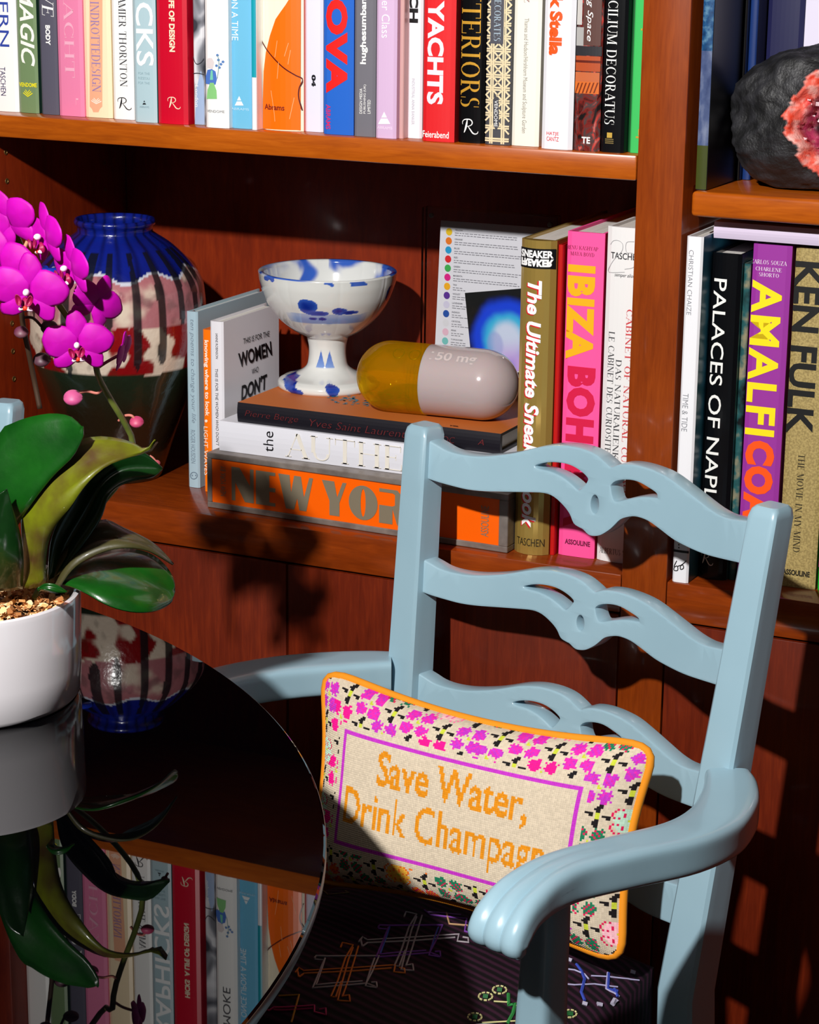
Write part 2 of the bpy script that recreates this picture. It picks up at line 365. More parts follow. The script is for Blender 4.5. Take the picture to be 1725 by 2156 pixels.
def top_shelf_books():
    b = Book('book', 'white book with blue title letters, first on the left of the top shelf', (-22, 232), (40, 236), h=.29, color=WHT, left=-.7648)
    b.text('MODERN', (-3, -125, 17, 98), color=(45, 70, 165)); b.text('TASCHEN', (2, 141, 13, 201), color=(40, 40, 90), name='imprint')
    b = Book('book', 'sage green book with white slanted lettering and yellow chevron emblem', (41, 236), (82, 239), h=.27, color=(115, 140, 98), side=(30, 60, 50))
    b.text('MAGIC', (43, -30, 72, 139), color=(250, 250, 240), shear=.25, weight=.02); b.text('VENDOME', (41, 174, 78, 183), 'h', (235, 225, 30), weight=.03, name='imprint'); chevrons(b, (50, 187, 69, 204), (235, 225, 30))
    b = Book('book', 'narrow dark green book squeezed between sage and slate spines', (84.6, 239), (87.8, 240), y=.035, h=.26, color=(22, 40, 34))
    b = Book('book', 'slate grey book reading BODY in small white capitals', (88, 240), (124, 242), h=.28, color=(84, 82, 98), rough=.7)
    b.text('LOVE', (88, -75, 112, 35), color=WHT, font='serif', shear=.15); b.text('BODY', (97, 53, 107, 95), color=WHT, weight=.04)
    b = Book('book', 'bubblegum pink book with faint pale lettering', (125, 243), (178, 246), h=.29, color=(232, 128, 168), rough=.6)
    b.text('YACHT', (136, -40, 156, 163), color=(240, 172, 196), font='serif'); b.text('L', (161, 207, 166, 221), color=(240, 172, 196), name='imprint')
    b = Book('book', 'cream book with a salmon spine panel ending in a point', (179, 246), (237, 249), h=.29, color=(250, 228, 190), bulge=.0015)
    b.poly([(190, -60), (217, -60), (217, 224), (212, 229), (209, 236), (198, 236), (195, 229), (190, 224)], (240, 176, 140), 'spine_panel')
    b.text('INDROTTEDESIGN', (194, 3, 212, 193), color=(160, 130, 180), font='serif', lay=2); chevrons(b, (194, 205, 215, 219), (255, 240, 225))
    b = Book('book', 'white book with thin dark capitals and a swash R at the foot', (239.5, 249), (283, 254), h=.285, color=WHT)
    b.text('AMIER THORNTON', (252, -8, 267, 182), color=(60, 60, 66), font='serif'); script_r(b, (249, 205, 277, 231), (40, 40, 44))
    b = Book('book', 'pale ice blue book with big white block capitals ICKS', (284, 256), (331, 259), h=.3, color=(178, 204, 212), side=(40, 120, 120))
    b.text('GRAPHICKS', (284.5, -265, 321, 139), color=(252, 254, 254), weight=.015)
    for yy in (152, 162, 172): b.text('RIZZOLI' if yy == 162 else 'FOR THE', (292, yy, 316, yy + 5), 'h', (150, 178, 186), name='imprint')
    tri_logo(b, (301, 211, 309, 220), (40, 45, 50)); b.text('ABRAMS', (295, 223, 315, 227), 'h', (140, 165, 175), name='imprint')
    b = Book('book', 'crimson book lettered A LIFE OF DESIGN in cream', (333, 259), (396, 263), h=.3, color=(205, 8, 42), bulge=.0015)
    b.text('HICKS  A LIFE OF DESIGN', (357, -88, 369, 109), color=(246, 226, 196), weight=.04); script_r(b, (355, 204, 381, 229), (246, 226, 196))
    bw = noisy('grey_photograph', [(0.35, (60, 62, 70)), (0.47, (150, 152, 160)), (0.55, (225, 226, 230)), (0.7, (236, 238, 242))], nscale=14, detail=2, dist=1.5, rough=.3)
    b = Book('book', 'narrow book with a black and white photograph on its spine', (408.5, 262), (432, 264), h=.28, m=bw)
    b.poly([(411, 262), (432, 262), (432, 172), (424, 148), (414, 190)], (160, 182, 215), 'blue_patch'); b.text('London', (412, 180, 419, 225), color=WHT, name='imprint', lay=2)
    stroke(b, [(406, 118), (414, 134), (424, 132), (431, 121)], 2, (50, 52, 60)); stroke(b, [(404, 155), (418, 154), (430, 157)], 2, (50, 52, 60))
    b = Book('book', 'white book with a small painted woman in blue jacket and green skirt', (433.5, 267), (482, 271), h=.3, color=WHT, bulge=.0018)
    b.poly([(436, 208), (459, 208), (458, 190), (452, 174), (444, 174), (438, 190)], (140, 205, 130), 'painted_skirt', 1)
    b.poly([(434, 176), (444, 178), (456, 178), (459, 166), (456, 150), (448, 145), (438, 147), (434, 160)], (80, 120, 200), 'painted_jacket', 0)
    b.poly([(444, 168), (451, 168), (450, 148), (446, 148)], (120, 205, 180), 'painted_blouse', 2)
    b.poly([(438, 143), (450, 145), (453, 130), (448, 122), (440, 122), (435, 130)], (226, 214, 214), 'painted_head', 1)
    for q in ((462, 126), (467, 135), (458, 138), (471, 130), (464, 142), (460, 116)):
        b.poly([(q[0] + 3.2 * cos(t), q[1] + 3.2 * sin(t)) for t in (0, 1.2, 2.5, 3.8, 5)], (90, 130, 190), 'painted_flower', 1)
    stroke(b, [(460, 165), (462, 145), (463, 128), (460, 116)], 1.5, (110, 150, 150)); b.text('VENDOME', (437, 231.5, 474, 237), 'h', (110, 110, 115), name='imprint')
    b.text('SMOKE', (446, -140, 464, -20), color=(60, 60, 66))
    b = Book('book', 'sky blue book reading A TIME in pale capitals', (484.5, 269), (530, 272), h=.28, color=(112, 190, 226), right=None, bulge=.0006)
    b.text('ONCE UPON A TIME', (488, -98, 502, 85), color=(235, 246, 252)); tri_logo(b, (495, 202, 514, 222), (240, 248, 252)); b.text('ABRAMS', (487, 227, 525, 232), 'h', (190, 225, 240), name='imprint')
    b = Book('book', 'teal and white paperback beside the sky blue book', (530.8, 270), (541.5, 272), y=.006, h=.28, color=(238, 240, 244)); b.rect((530, -60, 545, 163), (20, 160, 178), 'spine_panel', 0)
    b = Book('book', 'thick cream book painted with a big orange quarter disc', (544.5, 272), (639, 276), h=.3, color=(250, 240, 214), bulge=.005, side=(235, 120, 100))
    b.poly([(634.5, -60), (634, 274), (553, 274), (554, 210), (556, 150), (562, 110), (572, 75), (585, 40), (606, 10), (626, -25)], (255, 112, 8), 'orange_disc')
    stroke(b, [(551, 86), (568, 108), (600, 140), (625, 158), (638, 167), (632, 185), (631, 205), (637, 232)], 3, (90, 20, 15)); b.text('Abrams', (559, 219, 604, 231), 'h', (110, 22, 16), weight=.02, name='imprint', lay=2)
    for q in ([(589, 85), (584, 120)], [(612, 90), (604, 118)], [(616, 105), (611, 135)], [(575, 190), (582, 235), (584, 255)], [(623, 205), (614, 250)], [(592, 130), (589, 165)]): stroke(b, q + [], 1.2, (255, 186, 130), 'scratch')
    b = Book('book', 'lavender white book numbered 04', (641.5, 276), (680, 279), h=.28, color=(226, 224, 240), rough=.6); b.text('04', (657, 157, 666, 182), color=(20, 20, 28), weight=.06, name='number')
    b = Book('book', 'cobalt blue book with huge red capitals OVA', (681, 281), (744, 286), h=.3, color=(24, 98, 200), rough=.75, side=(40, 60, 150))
    b.text('NOVA', (687, -72, 733, 197), color=(240, 24, 18), weight=.06, space=1.08); b.text('ABRAMS', (687, 220, 697, 272), color=(205, 40, 110), name='imprint', weight=.02)
    b = Book('book', 'grey cloth book lettered upward in lowercase white', (745.5, 286), (790, 289), h=.3, color=(112, 110, 118), rough=.85)
    b.text('hughesumbanhowar', (760, -72, 776, 135), 'up', WHT, weight=.03)
    for i, q in enumerate(('DESIGN MEDIA', 'PUBLISHING (UK)', 'LIMITED')): b.text(q, (758 + 8.5 * i, (186, 178, 210)[i], 764 + 8.5 * i, 239), 'up', WHT, name='imprint')
    b = Book('book', 'lilac book with thin white title Class and triangle emblem', (791, 290), (834, 292.5), h=.29, color=(215, 182, 216))
    b.text('Master Class', (805, -45, 822, 80), color=(248, 240, 250), font='sans'); tri_logo(b, (797, 235, 823, 261), (250, 244, 250)); b.text('ABRAMS', (795, 266, 827, 272), 'h', (240, 222, 240), name='imprint')
    b = Book('book', 'narrow dusty rose book between lilac and white spines', (835, 288), (850, 290), y=.012, h=.285, color=(206, 160, 158))
    b = Book('book', 'white book ending in bold black capitals CH', (851.5, 290), (888, 292), h=.28, color=(236, 235, 242)); b.text('RICH', (863, -52, 882, 48), color=(12, 12, 14), weight=.05)
    b.text('INDUSTRIAL ANNA BANKER', (868, 165, 874, 262), color=(190, 190, 198), name='subtitle')
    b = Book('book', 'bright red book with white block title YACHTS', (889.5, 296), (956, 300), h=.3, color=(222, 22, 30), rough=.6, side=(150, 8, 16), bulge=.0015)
    b.text('THE YACHTS', (902, -118, 937, 220), color=(240, 226, 236), weight=.04); b.text('Feierabend', (890.5, 276, 946, 290), 'h', WHT, weight=.01, name='imprint')
    b = Book('book', 'black book with gold foil capitals ERIORS', (964.5, 299), (1019, 302), h=.29, color=(10, 10, 12), rough=.25, bulge=.0016)
    b.text('INTERIORS', (973, -52, 1013, 225), color=(222, 166, 56), font='serif', metal=.35, rough=.35); script_r(b, (975, 250, 1008, 282), WHT)
    b = Book('book', 'book with a woven cane pattern cover and grey title panel', (1020.5, 304), (1073, 306), h=.29, color=(68, 68, 74), rough=.6)
    bb = b.bx((1018, -60, 1076, 306)); V = []; F = []; x0, x1, z0, z1 = 0.0005, b.t - .0005, .001, bb[3]
    def strip(p, q, w_):
        p = Vector(p); q = Vector(q); t = (q - p).normalized(); n_ = Vector((-t.y, t.x)) * w_ / 2; k = len(V)
        V.extend([tuple(p + n_), tuple(p - n_), tuple(q - n_), tuple(q + n_)]); F.append((k, k + 1, k + 2, k + 3))
    pc = .0124; zz = z0 + .004
    while zz < z1 - .006:
        for o_ in (-.0011, .0011): strip((x0, zz + o_), (x1, zz + o_), .0016)
        zz += pc
    for k in range(-1, 4):
        xx = b.t / 2 - 1.5 * pc + k * pc
        if x0 < xx < x1:
            for o_ in (-.0011, .0011): strip((xx + o_, z0), (xx + o_, z1), .0016)
    k = -4
    while True:
        for sg in (1, -1):
            c_ = z0 + .004 + k * pc + pc / 2; e = [(x0, c_ + sg * (x0 - b.t / 2 + pc / 2 * 0)), (x1, c_ + sg * (x1 - b.t / 2))]
            if min(e[0][1], e[1][1]) > z0 and max(e[0][1], e[1][1]) < z1: strip(e[0], e[1], .0017)
        k += 1
        if k * pc > z1: break
    link('cane_pattern', flat_mesh(V, F, b.to3(0), b.cuts()), col_mat((232, 212, 172), .6), b.o)
    b.rect((1034.5, -60, 1062.5, 92), (84, 84, 92), 'spine_panel', 1); b.text('DECORATES', (1042, -12, 1056, 86), color=(170, 190, 205), font='serif', lay=2)
    b.poly([(1039, 210), (1045, 200), (1051, 210), (1052, 264), (1046, 275), (1040, 264)], (74, 74, 80), 'spine_label', 1); b.text('VENDOME', (1042, 211, 1049, 267), color=WHT, name='imprint', lay=2)
    b = Book('book', 'off-white museum book with one line of fine grey text', (1076.5, 306), (1134, 309), h=.28, color=(240, 236, 222), rough=.5)
    b.text('Thames and Hudson/Hirshhorn Museum and Sculpture Garden', (1100, 38, 1112, 280), color=(150, 146, 140)); b.text('NZ', (1105, -25, 1116, 5), color=(150, 110, 110), font='serif')
    b = Book('book', 'white book with one bold orange word near the top of the frame', (1139.5, 312), (1205, 316), h=.29, color=(234, 234, 240), bulge=.003, side=(120, 122, 130))
    b.text('k Stella', (1159, -8, 1187, 116), color=(238, 84, 14), weight=.05)
    for i, q in enumerate(('HATJE', 'CANTZ')): b.text(q, (1153, 277 + 10.5 * i, 1179, 286 + 10.5 * i), 'h', (226, 40, 44), name='imprint')
    lv = noisy('room_photograph', [(0.36, (20, 14, 14)), (0.46, (120, 30, 24)), (0.54, (60, 60, 60)), (0.64, (196, 60, 50)), (0.75, (150, 145, 140))], scale=(1, 1, .6), nscale=70, detail=5, dist=2, rough=.3)
    b = Book('book', 'book with a room photograph and handwritten Living Space', (1207, 316), (1262, 319), h=.28, m=lv, bulge=.001)
    b.rect((1208, 118, 1265, 150), (178, 78, 40), 'photo_cornice', 0); b.rect((1208, 127, 1265, 132), (96, 30, 18), 'photo_shadow', 1); b.rect((1207, 152, 1263, 172), (196, 104, 62), 'photo_frieze', 0); b.rect((1207, 172, 1262, 197), (214, 108, 44), 'photo_carving', 0)
    for k in range(6): b.poly([(1210 + 8 * k, 196), (1213 + 8 * k, 196), (1221 + 8 * k, 174), (1218 + 8 * k, 174)], (120, 46, 20), 'photo_shadow', 1)
    b.rect((1212, -60, 1228, 52), (196, 192, 188), 'photo_wall', 0); b.rect((1212, 57, 1230, 96), (170, 168, 166), 'photo_wall', 0); b.rect((1230, -60, 1268, 96), (92, 62, 56), 'photo_wall', 0); b.rect((1209, 97, 1268, 117), (46, 44, 48), 'photo_wall', 0)
    b.text('Living Space', (1236, -52, 1251, 87), color=WHT, shear=.3, lay=3); b.text('TE', (1226, 288, 1244, 302), 'h', WHT, weight=.03, name='imprint', lay=3)
    b = Book('book', 'black book with white serif capitals DECORATUS', (1264, 320), (1313, 321.5), h=.29, color=(12, 13, 16), rough=.25, side=(40, 60, 80))
    b.text('DOMICILIUM DECORATUS', (1279, -72, 1300, 262), color=(236, 236, 232), font='serif'); b.rect((1279, 279, 1290, 290), (196, 160, 70), 'emblem', 1)
    for i in range(3): b.rect((1275, 292 + 4 * i, 1293, 294 + 4 * i), (130, 112, 66), 'imprint', 1)
    b = Book('book', 'dark forest green book beside the bright green one', (1314, 320), (1320.5, 321), y=.02, h=.29, color=(14, 78, 34))
    b = Book('book', 'bright green book with small gold mark, last before the divider', (1321.5, 321), (1352, 323), h=.28, color=(58, 188, 92), rough=.8, right=-.0012)
    for q in ((1345, 272, 1352, 285), (1340, 287, 1352, 291), (1351, 60, 1354, 64)): b.rect(q, (196, 150, 40), 'emblem', 1)

# ------------------------------------------------------------------ lower shelf, left bay
ZC = .7433
GL = 'upright books left of the stack'
def lower_books():
    b = Book('book', 'pale blue book of poems standing farthest left beside the vase', (397, 1025), (421, 1028), y=.094, z=ZC, top=(396, 655), d=.165, color=(170, 196, 208), group=GL)
    b.text('ten poems to change your life', (401, 672, 412, 890), color=(128, 146, 160), shear=.2); b.text('ROGER HOUSDEN', (403, 905, 412, 975), color=(128, 146, 160), name='author')
    P = [b.ab(409 + 8 * cos(t), 1001 + 8 * sin(t)) for t in [k * pi / 9 for k in range(18)]]; Q = [b.ab(409 + 6.3 * cos(t), 1001 + 6.3 * sin(t)) for t in [k * pi / 9 for k in range(18)]]
    link('emblem', flat_mesh(P + Q, [(i, (i + 1) % 18, 18 + (i + 1) % 18, 18 + i) for i in range(18)], b.to3(1)), col_mat((110, 130, 146)), b.o)
    for q in (405, 412): b.rect((q, 999, q + 2, 1002), (110, 130, 146), 'emblem', 1)
    b = Book('book', 'orange paperback lettered knowing where to look', (423, 1028), (444, 1030), y=.085, z=ZC, top=(434, 694), d=.14, c=.0008, left=-.5345, right=-.5215, color=(255, 122, 8), group=GL)
    b.text('knowing where to look', (430, 716, 441, 876), color=(255, 240, 224), weight=.03); b.text('LIGHT WAVES', (430, 898, 439, 1000), color=(255, 240, 224), name='author')
    b.poly([(435 + 3.2 * cos(t), 886 + 3.2 * sin(t)) for t in [k * pi / 5 for k in range(10)]], (255, 240, 224), 'dot', 1)
    # the white paperback shows its front board, which faces right
    xr = onY(470, 679, .075).x
    b = Book('book', 'white paperback THIS IS FOR THE WOMEN WHO DONT with bold cover words', (446, 1030), (470, 1032), y=.075, z=ZC, top=(458, 677), d=.128, c=.0008, color=(234, 232, 238), group=GL, right=xr)
    b.text('IANNE ROBINSON', (455, 702, 460, 755), color=(60, 60, 66), name='author'); b.text("THIS IS FOR THE WOMEN WHO DON'T", (455, 776, 461, 938), color=(40, 40, 44), shear=.1)
    def cov(txt, q0, q1, q2, wt=0.0):
        """q0 lower left, q1 lower right, q2 upper left of the words on the board"""
        A, B_, C_ = [onX(*q, xr) for q in (q0, q1, q2)]; V, F, _ = glyphs(txt, wt)
        me = flat_mesh(V, F, lambda a, c: A + (B_ - A) * a + (C_ - A) * c + Vector((.0003, 0, 0)))
        for v in me.vertices: v.co -= Vector((b.x, b.y, b.z))
        link('title', me, col_mat((18, 18, 22)), b.o)
    cov('THIS IS FOR THE', (512, 725), (567, 708), (512, 713)); cov('WOMEN', (504, 775), (573, 748), (501, 744), .03); cov('WHO', (530, 789), (544, 783), (530, 777)); cov("DON'T", (508, 845), (561, 819), (509, 811), .03)
    # slipcase at the foot of the stack
    L = onY(430, 1068, .0235); Rr = onY(1083, 1166, .0155)
    ang = math.atan2(-.012, Rr.x - L.x); ln_ = Rr.x - L.x - .0095
    L = Vector((onY(432.5, 1068, .0235).x, 0, 0)); o = thing('slipcased_book', 'grey metallic slipcase with orange spine reading NEW YORK, bottom of the stack', 'book', (L.x, .0275, ZC), ang, 'stack of three lying books')
    GM = noisy('slipcase_foil', [(0.3, (118, 108, 102)), (0.7, (150, 140, 132))], nscale=60, rough=.4, metal=.3)
    H = .0625; D = .24; f = .0065; OR = col_mat((255, 100, 2), .35)
    bm_parts = [(0, ln_, 0, D, 0, f), (0, ln_, 0, D, H - f, H), (0, f * .9, 0, D, f, H - f), (ln_ - f * 1.6, ln_, 0, D, f, H - f)]
    V = []; F = []
    for q in bm_parts:
        me = boxm(*q, .0008); k = len(V); V += [tuple(v.co) for v in me.vertices]; F += [tuple(i + k for i in p.vertices) for p in me.polygons]; bpy.data.meshes.remove(me)
    link('slipcase', mesh(V, F), GM, o); box('cover', (f * .9, ln_ - f * 1.6, .002, .225, f, H - f), OR, o, label='glossy orange spine')
    def tx(txt, bx_, dirn='h', c=None, wt=0.0, nm='title', par=None, yy=.0015, shear=0.0, font='sans'):
        V_, F_, _ = glyphs(txt, wt, shear, font); P2 = place2d(V_, bx_, dirn)
        link(nm, flat_mesh(P2, F_, lambda a, b_: Vector((a, yy, b_))), c, par)
    FO = mat('title_foil', (150, 138, 116), .35, .3)
    # heavy deco capitals drawn as polygons (unit height)
    DECO = {'N': (.62, [[(0, 0), (.1, 0), (.1, .55), (.36, 0), (.6, 0), (.6, 1), (.5, 1), (.5, .5), (.22, 1), (0, 1)]]), 'E': (.56, [[(0, 0), (.52, 0), (.52, .1), (.36, .1), (.36, .42), (.52, .42), (.52, .54), (.36, .54), (.36, .9), (.52, .9), (.52, 1), (0, 1)]]),
            'W': (.95, [[(.2, 0), (.42, 0), (.5, .34), (.56, 0), (.74, 0), (.92, 1), (.82, 1), (.68, .4), (.6, 1), (.42, 1), (.34, .5), (.3, 1), (0, 1)]]), 'Y': (.66, [[(.2, 0), (.46, 0), (.46, .4), (.64, 1), (.54, 1), (.4, .55), (.32, 1), (0, 1), (.2, .42)]]),
            'R': (.62, [[(0, 0), (.34, 0), (.34, .44), (.46, 0), (.6, 0), (.5, .46), (.58, .6), (.58, .85), (.46, 1), (0, 1), (0, .9), (.34, .9), (.4, .86), (.4, .56), (.34, .52), (0, .52)]]), 'K': (.6, [[(0, 0), (.34, 0), (.34, .45), (.46, 0), (.6, 0), (.44, .52), (.6, 1), (.48, 1), (.34, .56), (.34, 1), (0, 1)]]), ' ': (.12, [])}
    x = .031; z0 = .0118; hh = .038; V = []; F = []
    for ch in 'NEW YORK':
        if ch == 'O':
            n_ = 28; k = len(V)
            for i in range(n_):
                t = 2 * pi * i / n_; V.append((x + hh * (.46 + .46 * cos(t)), z0 + hh * (.5 + .5 * sin(t)))); V.append((x + hh * (.46 + .08 * cos(t)), z0 + hh * (.5 + .4 * sin(t))))
            for i in range(n_): a = k + 2 * i; c_ = k + 2 * ((i + 1) % n_); F.append((a, c_, c_ + 1, a + 1))
            x += hh * .97; continue
        adv, ps = DECO[ch]
        for p in ps:
            k = len(V); V += [(x + u * hh * 1.24, z0 + v * hh) for u, v in p]; F.append(tuple(range(k, k + len(p))))
        x += (adv + .04) * hh * 1.24
    link('title', flat_mesh(V, F, lambda a, c_: Vector((a, .0015, c_))), FO, o, label='brushed bronze foil capitals')
    tx('NEW YORK BY', (.0165, .0235, .015, .049), 'up', FO, .0, 'subtitle', o); tx('ASSOULINE', (.334, .343, .014, .047), 'up', FO, .0, 'imprint', o)
    # white hardback in the middle
    def lying(name, label, L, R, y, z, t, d, color, side=None, boards=.003, group='stack of three lying books'):
        o_ = thing(name, label, 'book', (L, y, z), 0, group); W = R - L; c = boards
        P = [(0, 0)] + [(-.0016 * sin(pi * k / 6), t * k / 6) for k in range(1, 6)] + [(0, t), (d, t), (d, t - c), (.004, t - c), (.004, c), (d, c), (d, 0)]
        V_ = [(0, a, b_) for a, b_ in P] + [(W, a, b_) for a, b_ in P]; N = len(P)
        me = mesh(V_, [(i, (i + 1) % N, (i + 1) % N + N, i + N) for i in range(N)] + [tuple(range(N - 1, -1, -1)), tuple(range(N, 2 * N))])
        ms = [col_mat(color, .4)]
        if side: ms.append(side); me.polygons[6].material_index = 1
        link('cover', me, ms, o_); box('page_block', (.003, W - .004, .004, d - .005, c, t - c), PAPER, o_); return o_
    o = lying('book', 'white hardback with pearly serif capitals AUTHENT, middle of the stack', -.4885, -.137, .041, .8061, .0335, .245, (226, 226, 234))
    tx('the', (.056, .0685, .006, .029), 'up', col_mat((20, 20, 24)), -.005, 'title', o, -.0018, font='sans'); tx('AUTHENTICS', (.083, .345, .0035, .030), 'h', mat('pearl_ink', (244, 238, 226), .25, .1), 0, 'title', o, -.00175, font='serif')
    tan = mat('tan_board', (196, 106, 42), .55)
    o = lying('book', 'thin black cloth book with tan cover and red handwriting, top of the stack', -.4675, -.1545, .0455, .8399, .0218, .225, (24, 22, 30), side=tan)
    RD = mat('red_ink', (98, 20, 26), .6)
    tx('Pierre Berge', (.010, .076, .006, .0145), 'h', RD, -.015, 'title', o, -.0024, .25); tx('Yves Saint Laurent', (.09, .205, .0055, .0135), 'h', RD, -.015, 'title', o, -.0024, .25); tx('A MOROC', (.215, .262, .006, .0125), 'h', RD, -.015, 'title', o, -.0024, .2); tx('A', (.288, .295, .008, .014), 'h', RD, 0, 'title', o, -.0024, .3)
    # painted mosaic on the tan board, under the bowl and capsule
    V = []; F = []; rr = random.Random(3)
    for k in range(150):
        a = rr.uniform(0, 2 * pi); r_ = rr.uniform(.018, .05); cx_, cy_ = .1175 + r_ * cos(a), .088 + r_ * .9 * sin(a); s_ = .0016
        k0 = len(V); V += [(cx_ - s_, cy_ - s_, .0221), (cx_ + s_, cy_ - s_, .0221), (cx_ + s_, cy_ + s_, .0221), (cx_ - s_, cy_ + s_, .0221)]; F.append((k0, k0 + 1, k0 + 2, k0 + 3))
    link('mosaic_print', mesh(V, F), mat('mosaic_teal', (70, 130, 150), .5), o, label='teal dotted print on the tan cover')
    bx_ = (.248, .262, .006, .009); V_, F_, _ = glyphs('YSL', .04); link('monogram', flat_mesh(place2d(V_, (.25, .262, .006, .0105), 'h'), F_, lambda a, b_: Vector((a, b_, .0221))), col_mat((60, 26, 14)), o)

    # tall books between stack and divider
    GR = 'upright books right of the stack'
    gold = mat('gold_foil_jacket', (196, 164, 84), .24, .55, .7)
    b = Book('book', 'thick mirror gold book titled The Ultimate Sneaker Book', (1084, 1163), (1166, 1169), y=.03, z=ZC, top=(1132, 504), d=.235, m=gold, group=GR, bulge=.008, c=.003, left=-.1302, right=-.0918)
    b.rect((1090.5, 521, 1172, 563), (14, 14, 16), 'spine_label', 0); b.text('SNEAKER', (1100, 525, 1168, 541), 'h', (250, 250, 250), weight=.04, lay=2); b.text('FREAKER', (1100, 543, 1168, 559), 'h', (250, 250, 250), weight=.06, lay=2, flipv=True)
    b.text('The Ultimate Sneaker Book', (1108, 588, 1138, 1110), color=(214, 20, 34), weight=.04, shear=.18, name='title_shadow', lay=1); b.text('The Ultimate Sneaker Book', (1110.5, 587, 1141, 1107), color=(252, 250, 250), weight=.03, shear=.18, lay=3); b.text('TASCHEN', (1092, 1130, 1149, 1146), 'h', (40, 32, 14), name='imprint')
    b = Book('book', 'thin red endboard of the gold book, showing as a red strip', (1167, 1168), (1178, 1169), y=.033, z=ZC, h=.322, d=.23, color=(190, 22, 20), group=GR, left=-.0915, right=-.0862, pages=False)
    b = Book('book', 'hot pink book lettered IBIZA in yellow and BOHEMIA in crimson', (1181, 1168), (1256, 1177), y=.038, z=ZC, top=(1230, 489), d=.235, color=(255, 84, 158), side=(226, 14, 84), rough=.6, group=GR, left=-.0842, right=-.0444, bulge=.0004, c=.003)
    b.text('RENU KASHYAP', (1194, 518, 1260, 526), 'h', (110, 20, 60), font='serif', name='author'); b.text('MAYA BOYD', (1202, 531, 1252, 539), 'h', (110, 20, 60), font='serif', name='author')
    b.text('IBIZA', (1194, 558, 1252, 758), color=(255, 178, 10), weight=.055, space=1.12, label='fat yellow letters'); b.text('BOHEMIA', (1190, 772, 1250, 1112), color=(214, 16, 68), weight=.06, space=1.12, label='fat crimson letters'); b.text('ASSOULINE', (1190, 1137, 1243, 1148), 'h', (110, 16, 60), weight=.03, name='imprint')
    b = Book('book', 'tall white natural curiosities book half hidden by the divider', (1263, 1179), (1322, 1186), y=.04, z=ZC, top=(1300, 477), d=.24, color=(232, 231, 230), rough=.5, group=GR, left=-.0425, right=-.0012, bulge=.003, c=.003)
    P = [(1287, 514), (1294, 506), (1306, 506), (1314, 514), (1312, 528), (1300, 540), (1288, 556), (1283, 572), (1318, 572)]; stroke(b, P, 1.2, (170, 170, 172)); stroke(b, [(1338, 508), (1322, 510), (1322, 530), (1336, 534), (1338, 560), (1318, 566)], 1.2, (170, 170, 172))
    b.text('TASCHEN', (1288, 532, 1352, 546), 'h', (40, 40, 44), name='imprint', weight=.01); b.text('semper aliud', (1296, 575, 1340, 585), 'h', (80, 80, 84), name='imprint', shear=.3)
    b.text('LE CABINET DES CURIOSITES NATURELLES', (1277, 697, 1290, 1085), color=(60, 60, 64), font='serif'); b.text('DAS NATURALIENKABINETT', (1294, 756, 1306, 1060), color=(60, 60, 64), font='serif'); b.text('CABINET OF NATURAL CURIOSITIES', (1314, 650, 1326, 1090), color=(206, 60, 66), font='serif', label='red serif capitals'); b.text('ALBERTUS SEBA', (1263, 1155, 1335, 1167), 'h', (50, 46, 44), font='serif', name='author')

    # right bay, lower shelf
    GB = 'upright books in the right bay'
    b = Book('book', 'slim white book with thin grey TIME & TIDE lettering', (1413, 1210), (1451, 1217), y=.003, z=ZC, top=(1462, 498), d=.22, color=(238, 238, 242), side=(46, 120, 150), group=GB, left=.0522, right=.0690)
    b.text('CHRISTIAN CHAIZE', (1449, 526, 1459, 663), color=(130, 132, 138), weight=-.01); b.text('TIME & TIDE', (1437, 828, 1449, 908), color=(130, 132, 138), weight=-.01)
    b.rect((1414, 1158, 1455, 1163), (16, 16, 18), 'spine_band', 1); stroke(b, [(1421, 1192), (1420, 1200), (1428, 1200), (1427, 1191), (1420, 1193), (1426, 1180)], 2, (10, 10, 10), 'glasses_drawing'); stroke(b, [(1427, 1193), (1433, 1190), (1434, 1198), (1440, 1196), (1439, 1189), (1433, 1191), (1440, 1186), (1446, 1180)], 2, (10, 10, 10), 'glasses_drawing')
    for k in range(4): b.rect((1429, 1133 + 6 * k, 1432, 1136 + 6 * k), (70, 70, 74), 'imprint', 1)
    b = Book('book', 'thick black book titled PALACES OF NAPLES in white capitals', (1465, 1218), (1528, 1222), y=.03, z=ZC, top=(1520, 533), d=.235, color=(10, 11, 14), side=(70, 130, 130), rough=.22, group=GB, left=.0700, right=.0998, bulge=.003)
    b.text('PALACES OF NAPLES', (1493, 585, 1521, 1105), color=(240, 240, 236), weight=.005); script_r(b, (1478, 1160, 1504, 1188), (225, 222, 214))
    b = Book('book', 'narrow book with blurred teal photograph beside the black one', (1530, 1220), (1545, 1222), y=.036, z=ZC, h=.318, d=.22, m=noisy('teal_photograph', [(0.35, (16, 18, 22)), (0.5, (40, 90, 92)), (0.62, (150, 140, 110)), (0.75, (30, 60, 110))], nscale=40, rough=.3), group=GB, left=.1002, right=.1072)
    b = Book('book', 'purple book with yellow AMALFI and orange COAST letters', (1557, 1225), (1640, 1232), y=.036, z=ZC, top=(1622, 515), d=.235, color=(150, 44, 152), rough=.6, group=GB, left=.1082, right=.1468, bulge=.0004, c=.003)
    b.text('CARLOS SOUZA', (1582, 548, 1658, 557), 'h', (240, 225, 240), font='serif', name='author'); b.text('CHARLENE', (1592, 563, 1647, 571), 'h', (240, 225, 240), font='serif', name='author'); b.text('SHORTO', (1599, 575, 1641, 583), 'h', (240, 225, 240), font='serif', name='author')
    b.text('AMALFI', (1577, 590, 1640, 918), color=(255, 226, 16), weight=.03, space=1.12, label='fat yellow letters'); b.text('COAST', (1565, 927, 1626, 1175), color=(255, 84, 10), weight=.06, space=1.12, label='fat orange letters')
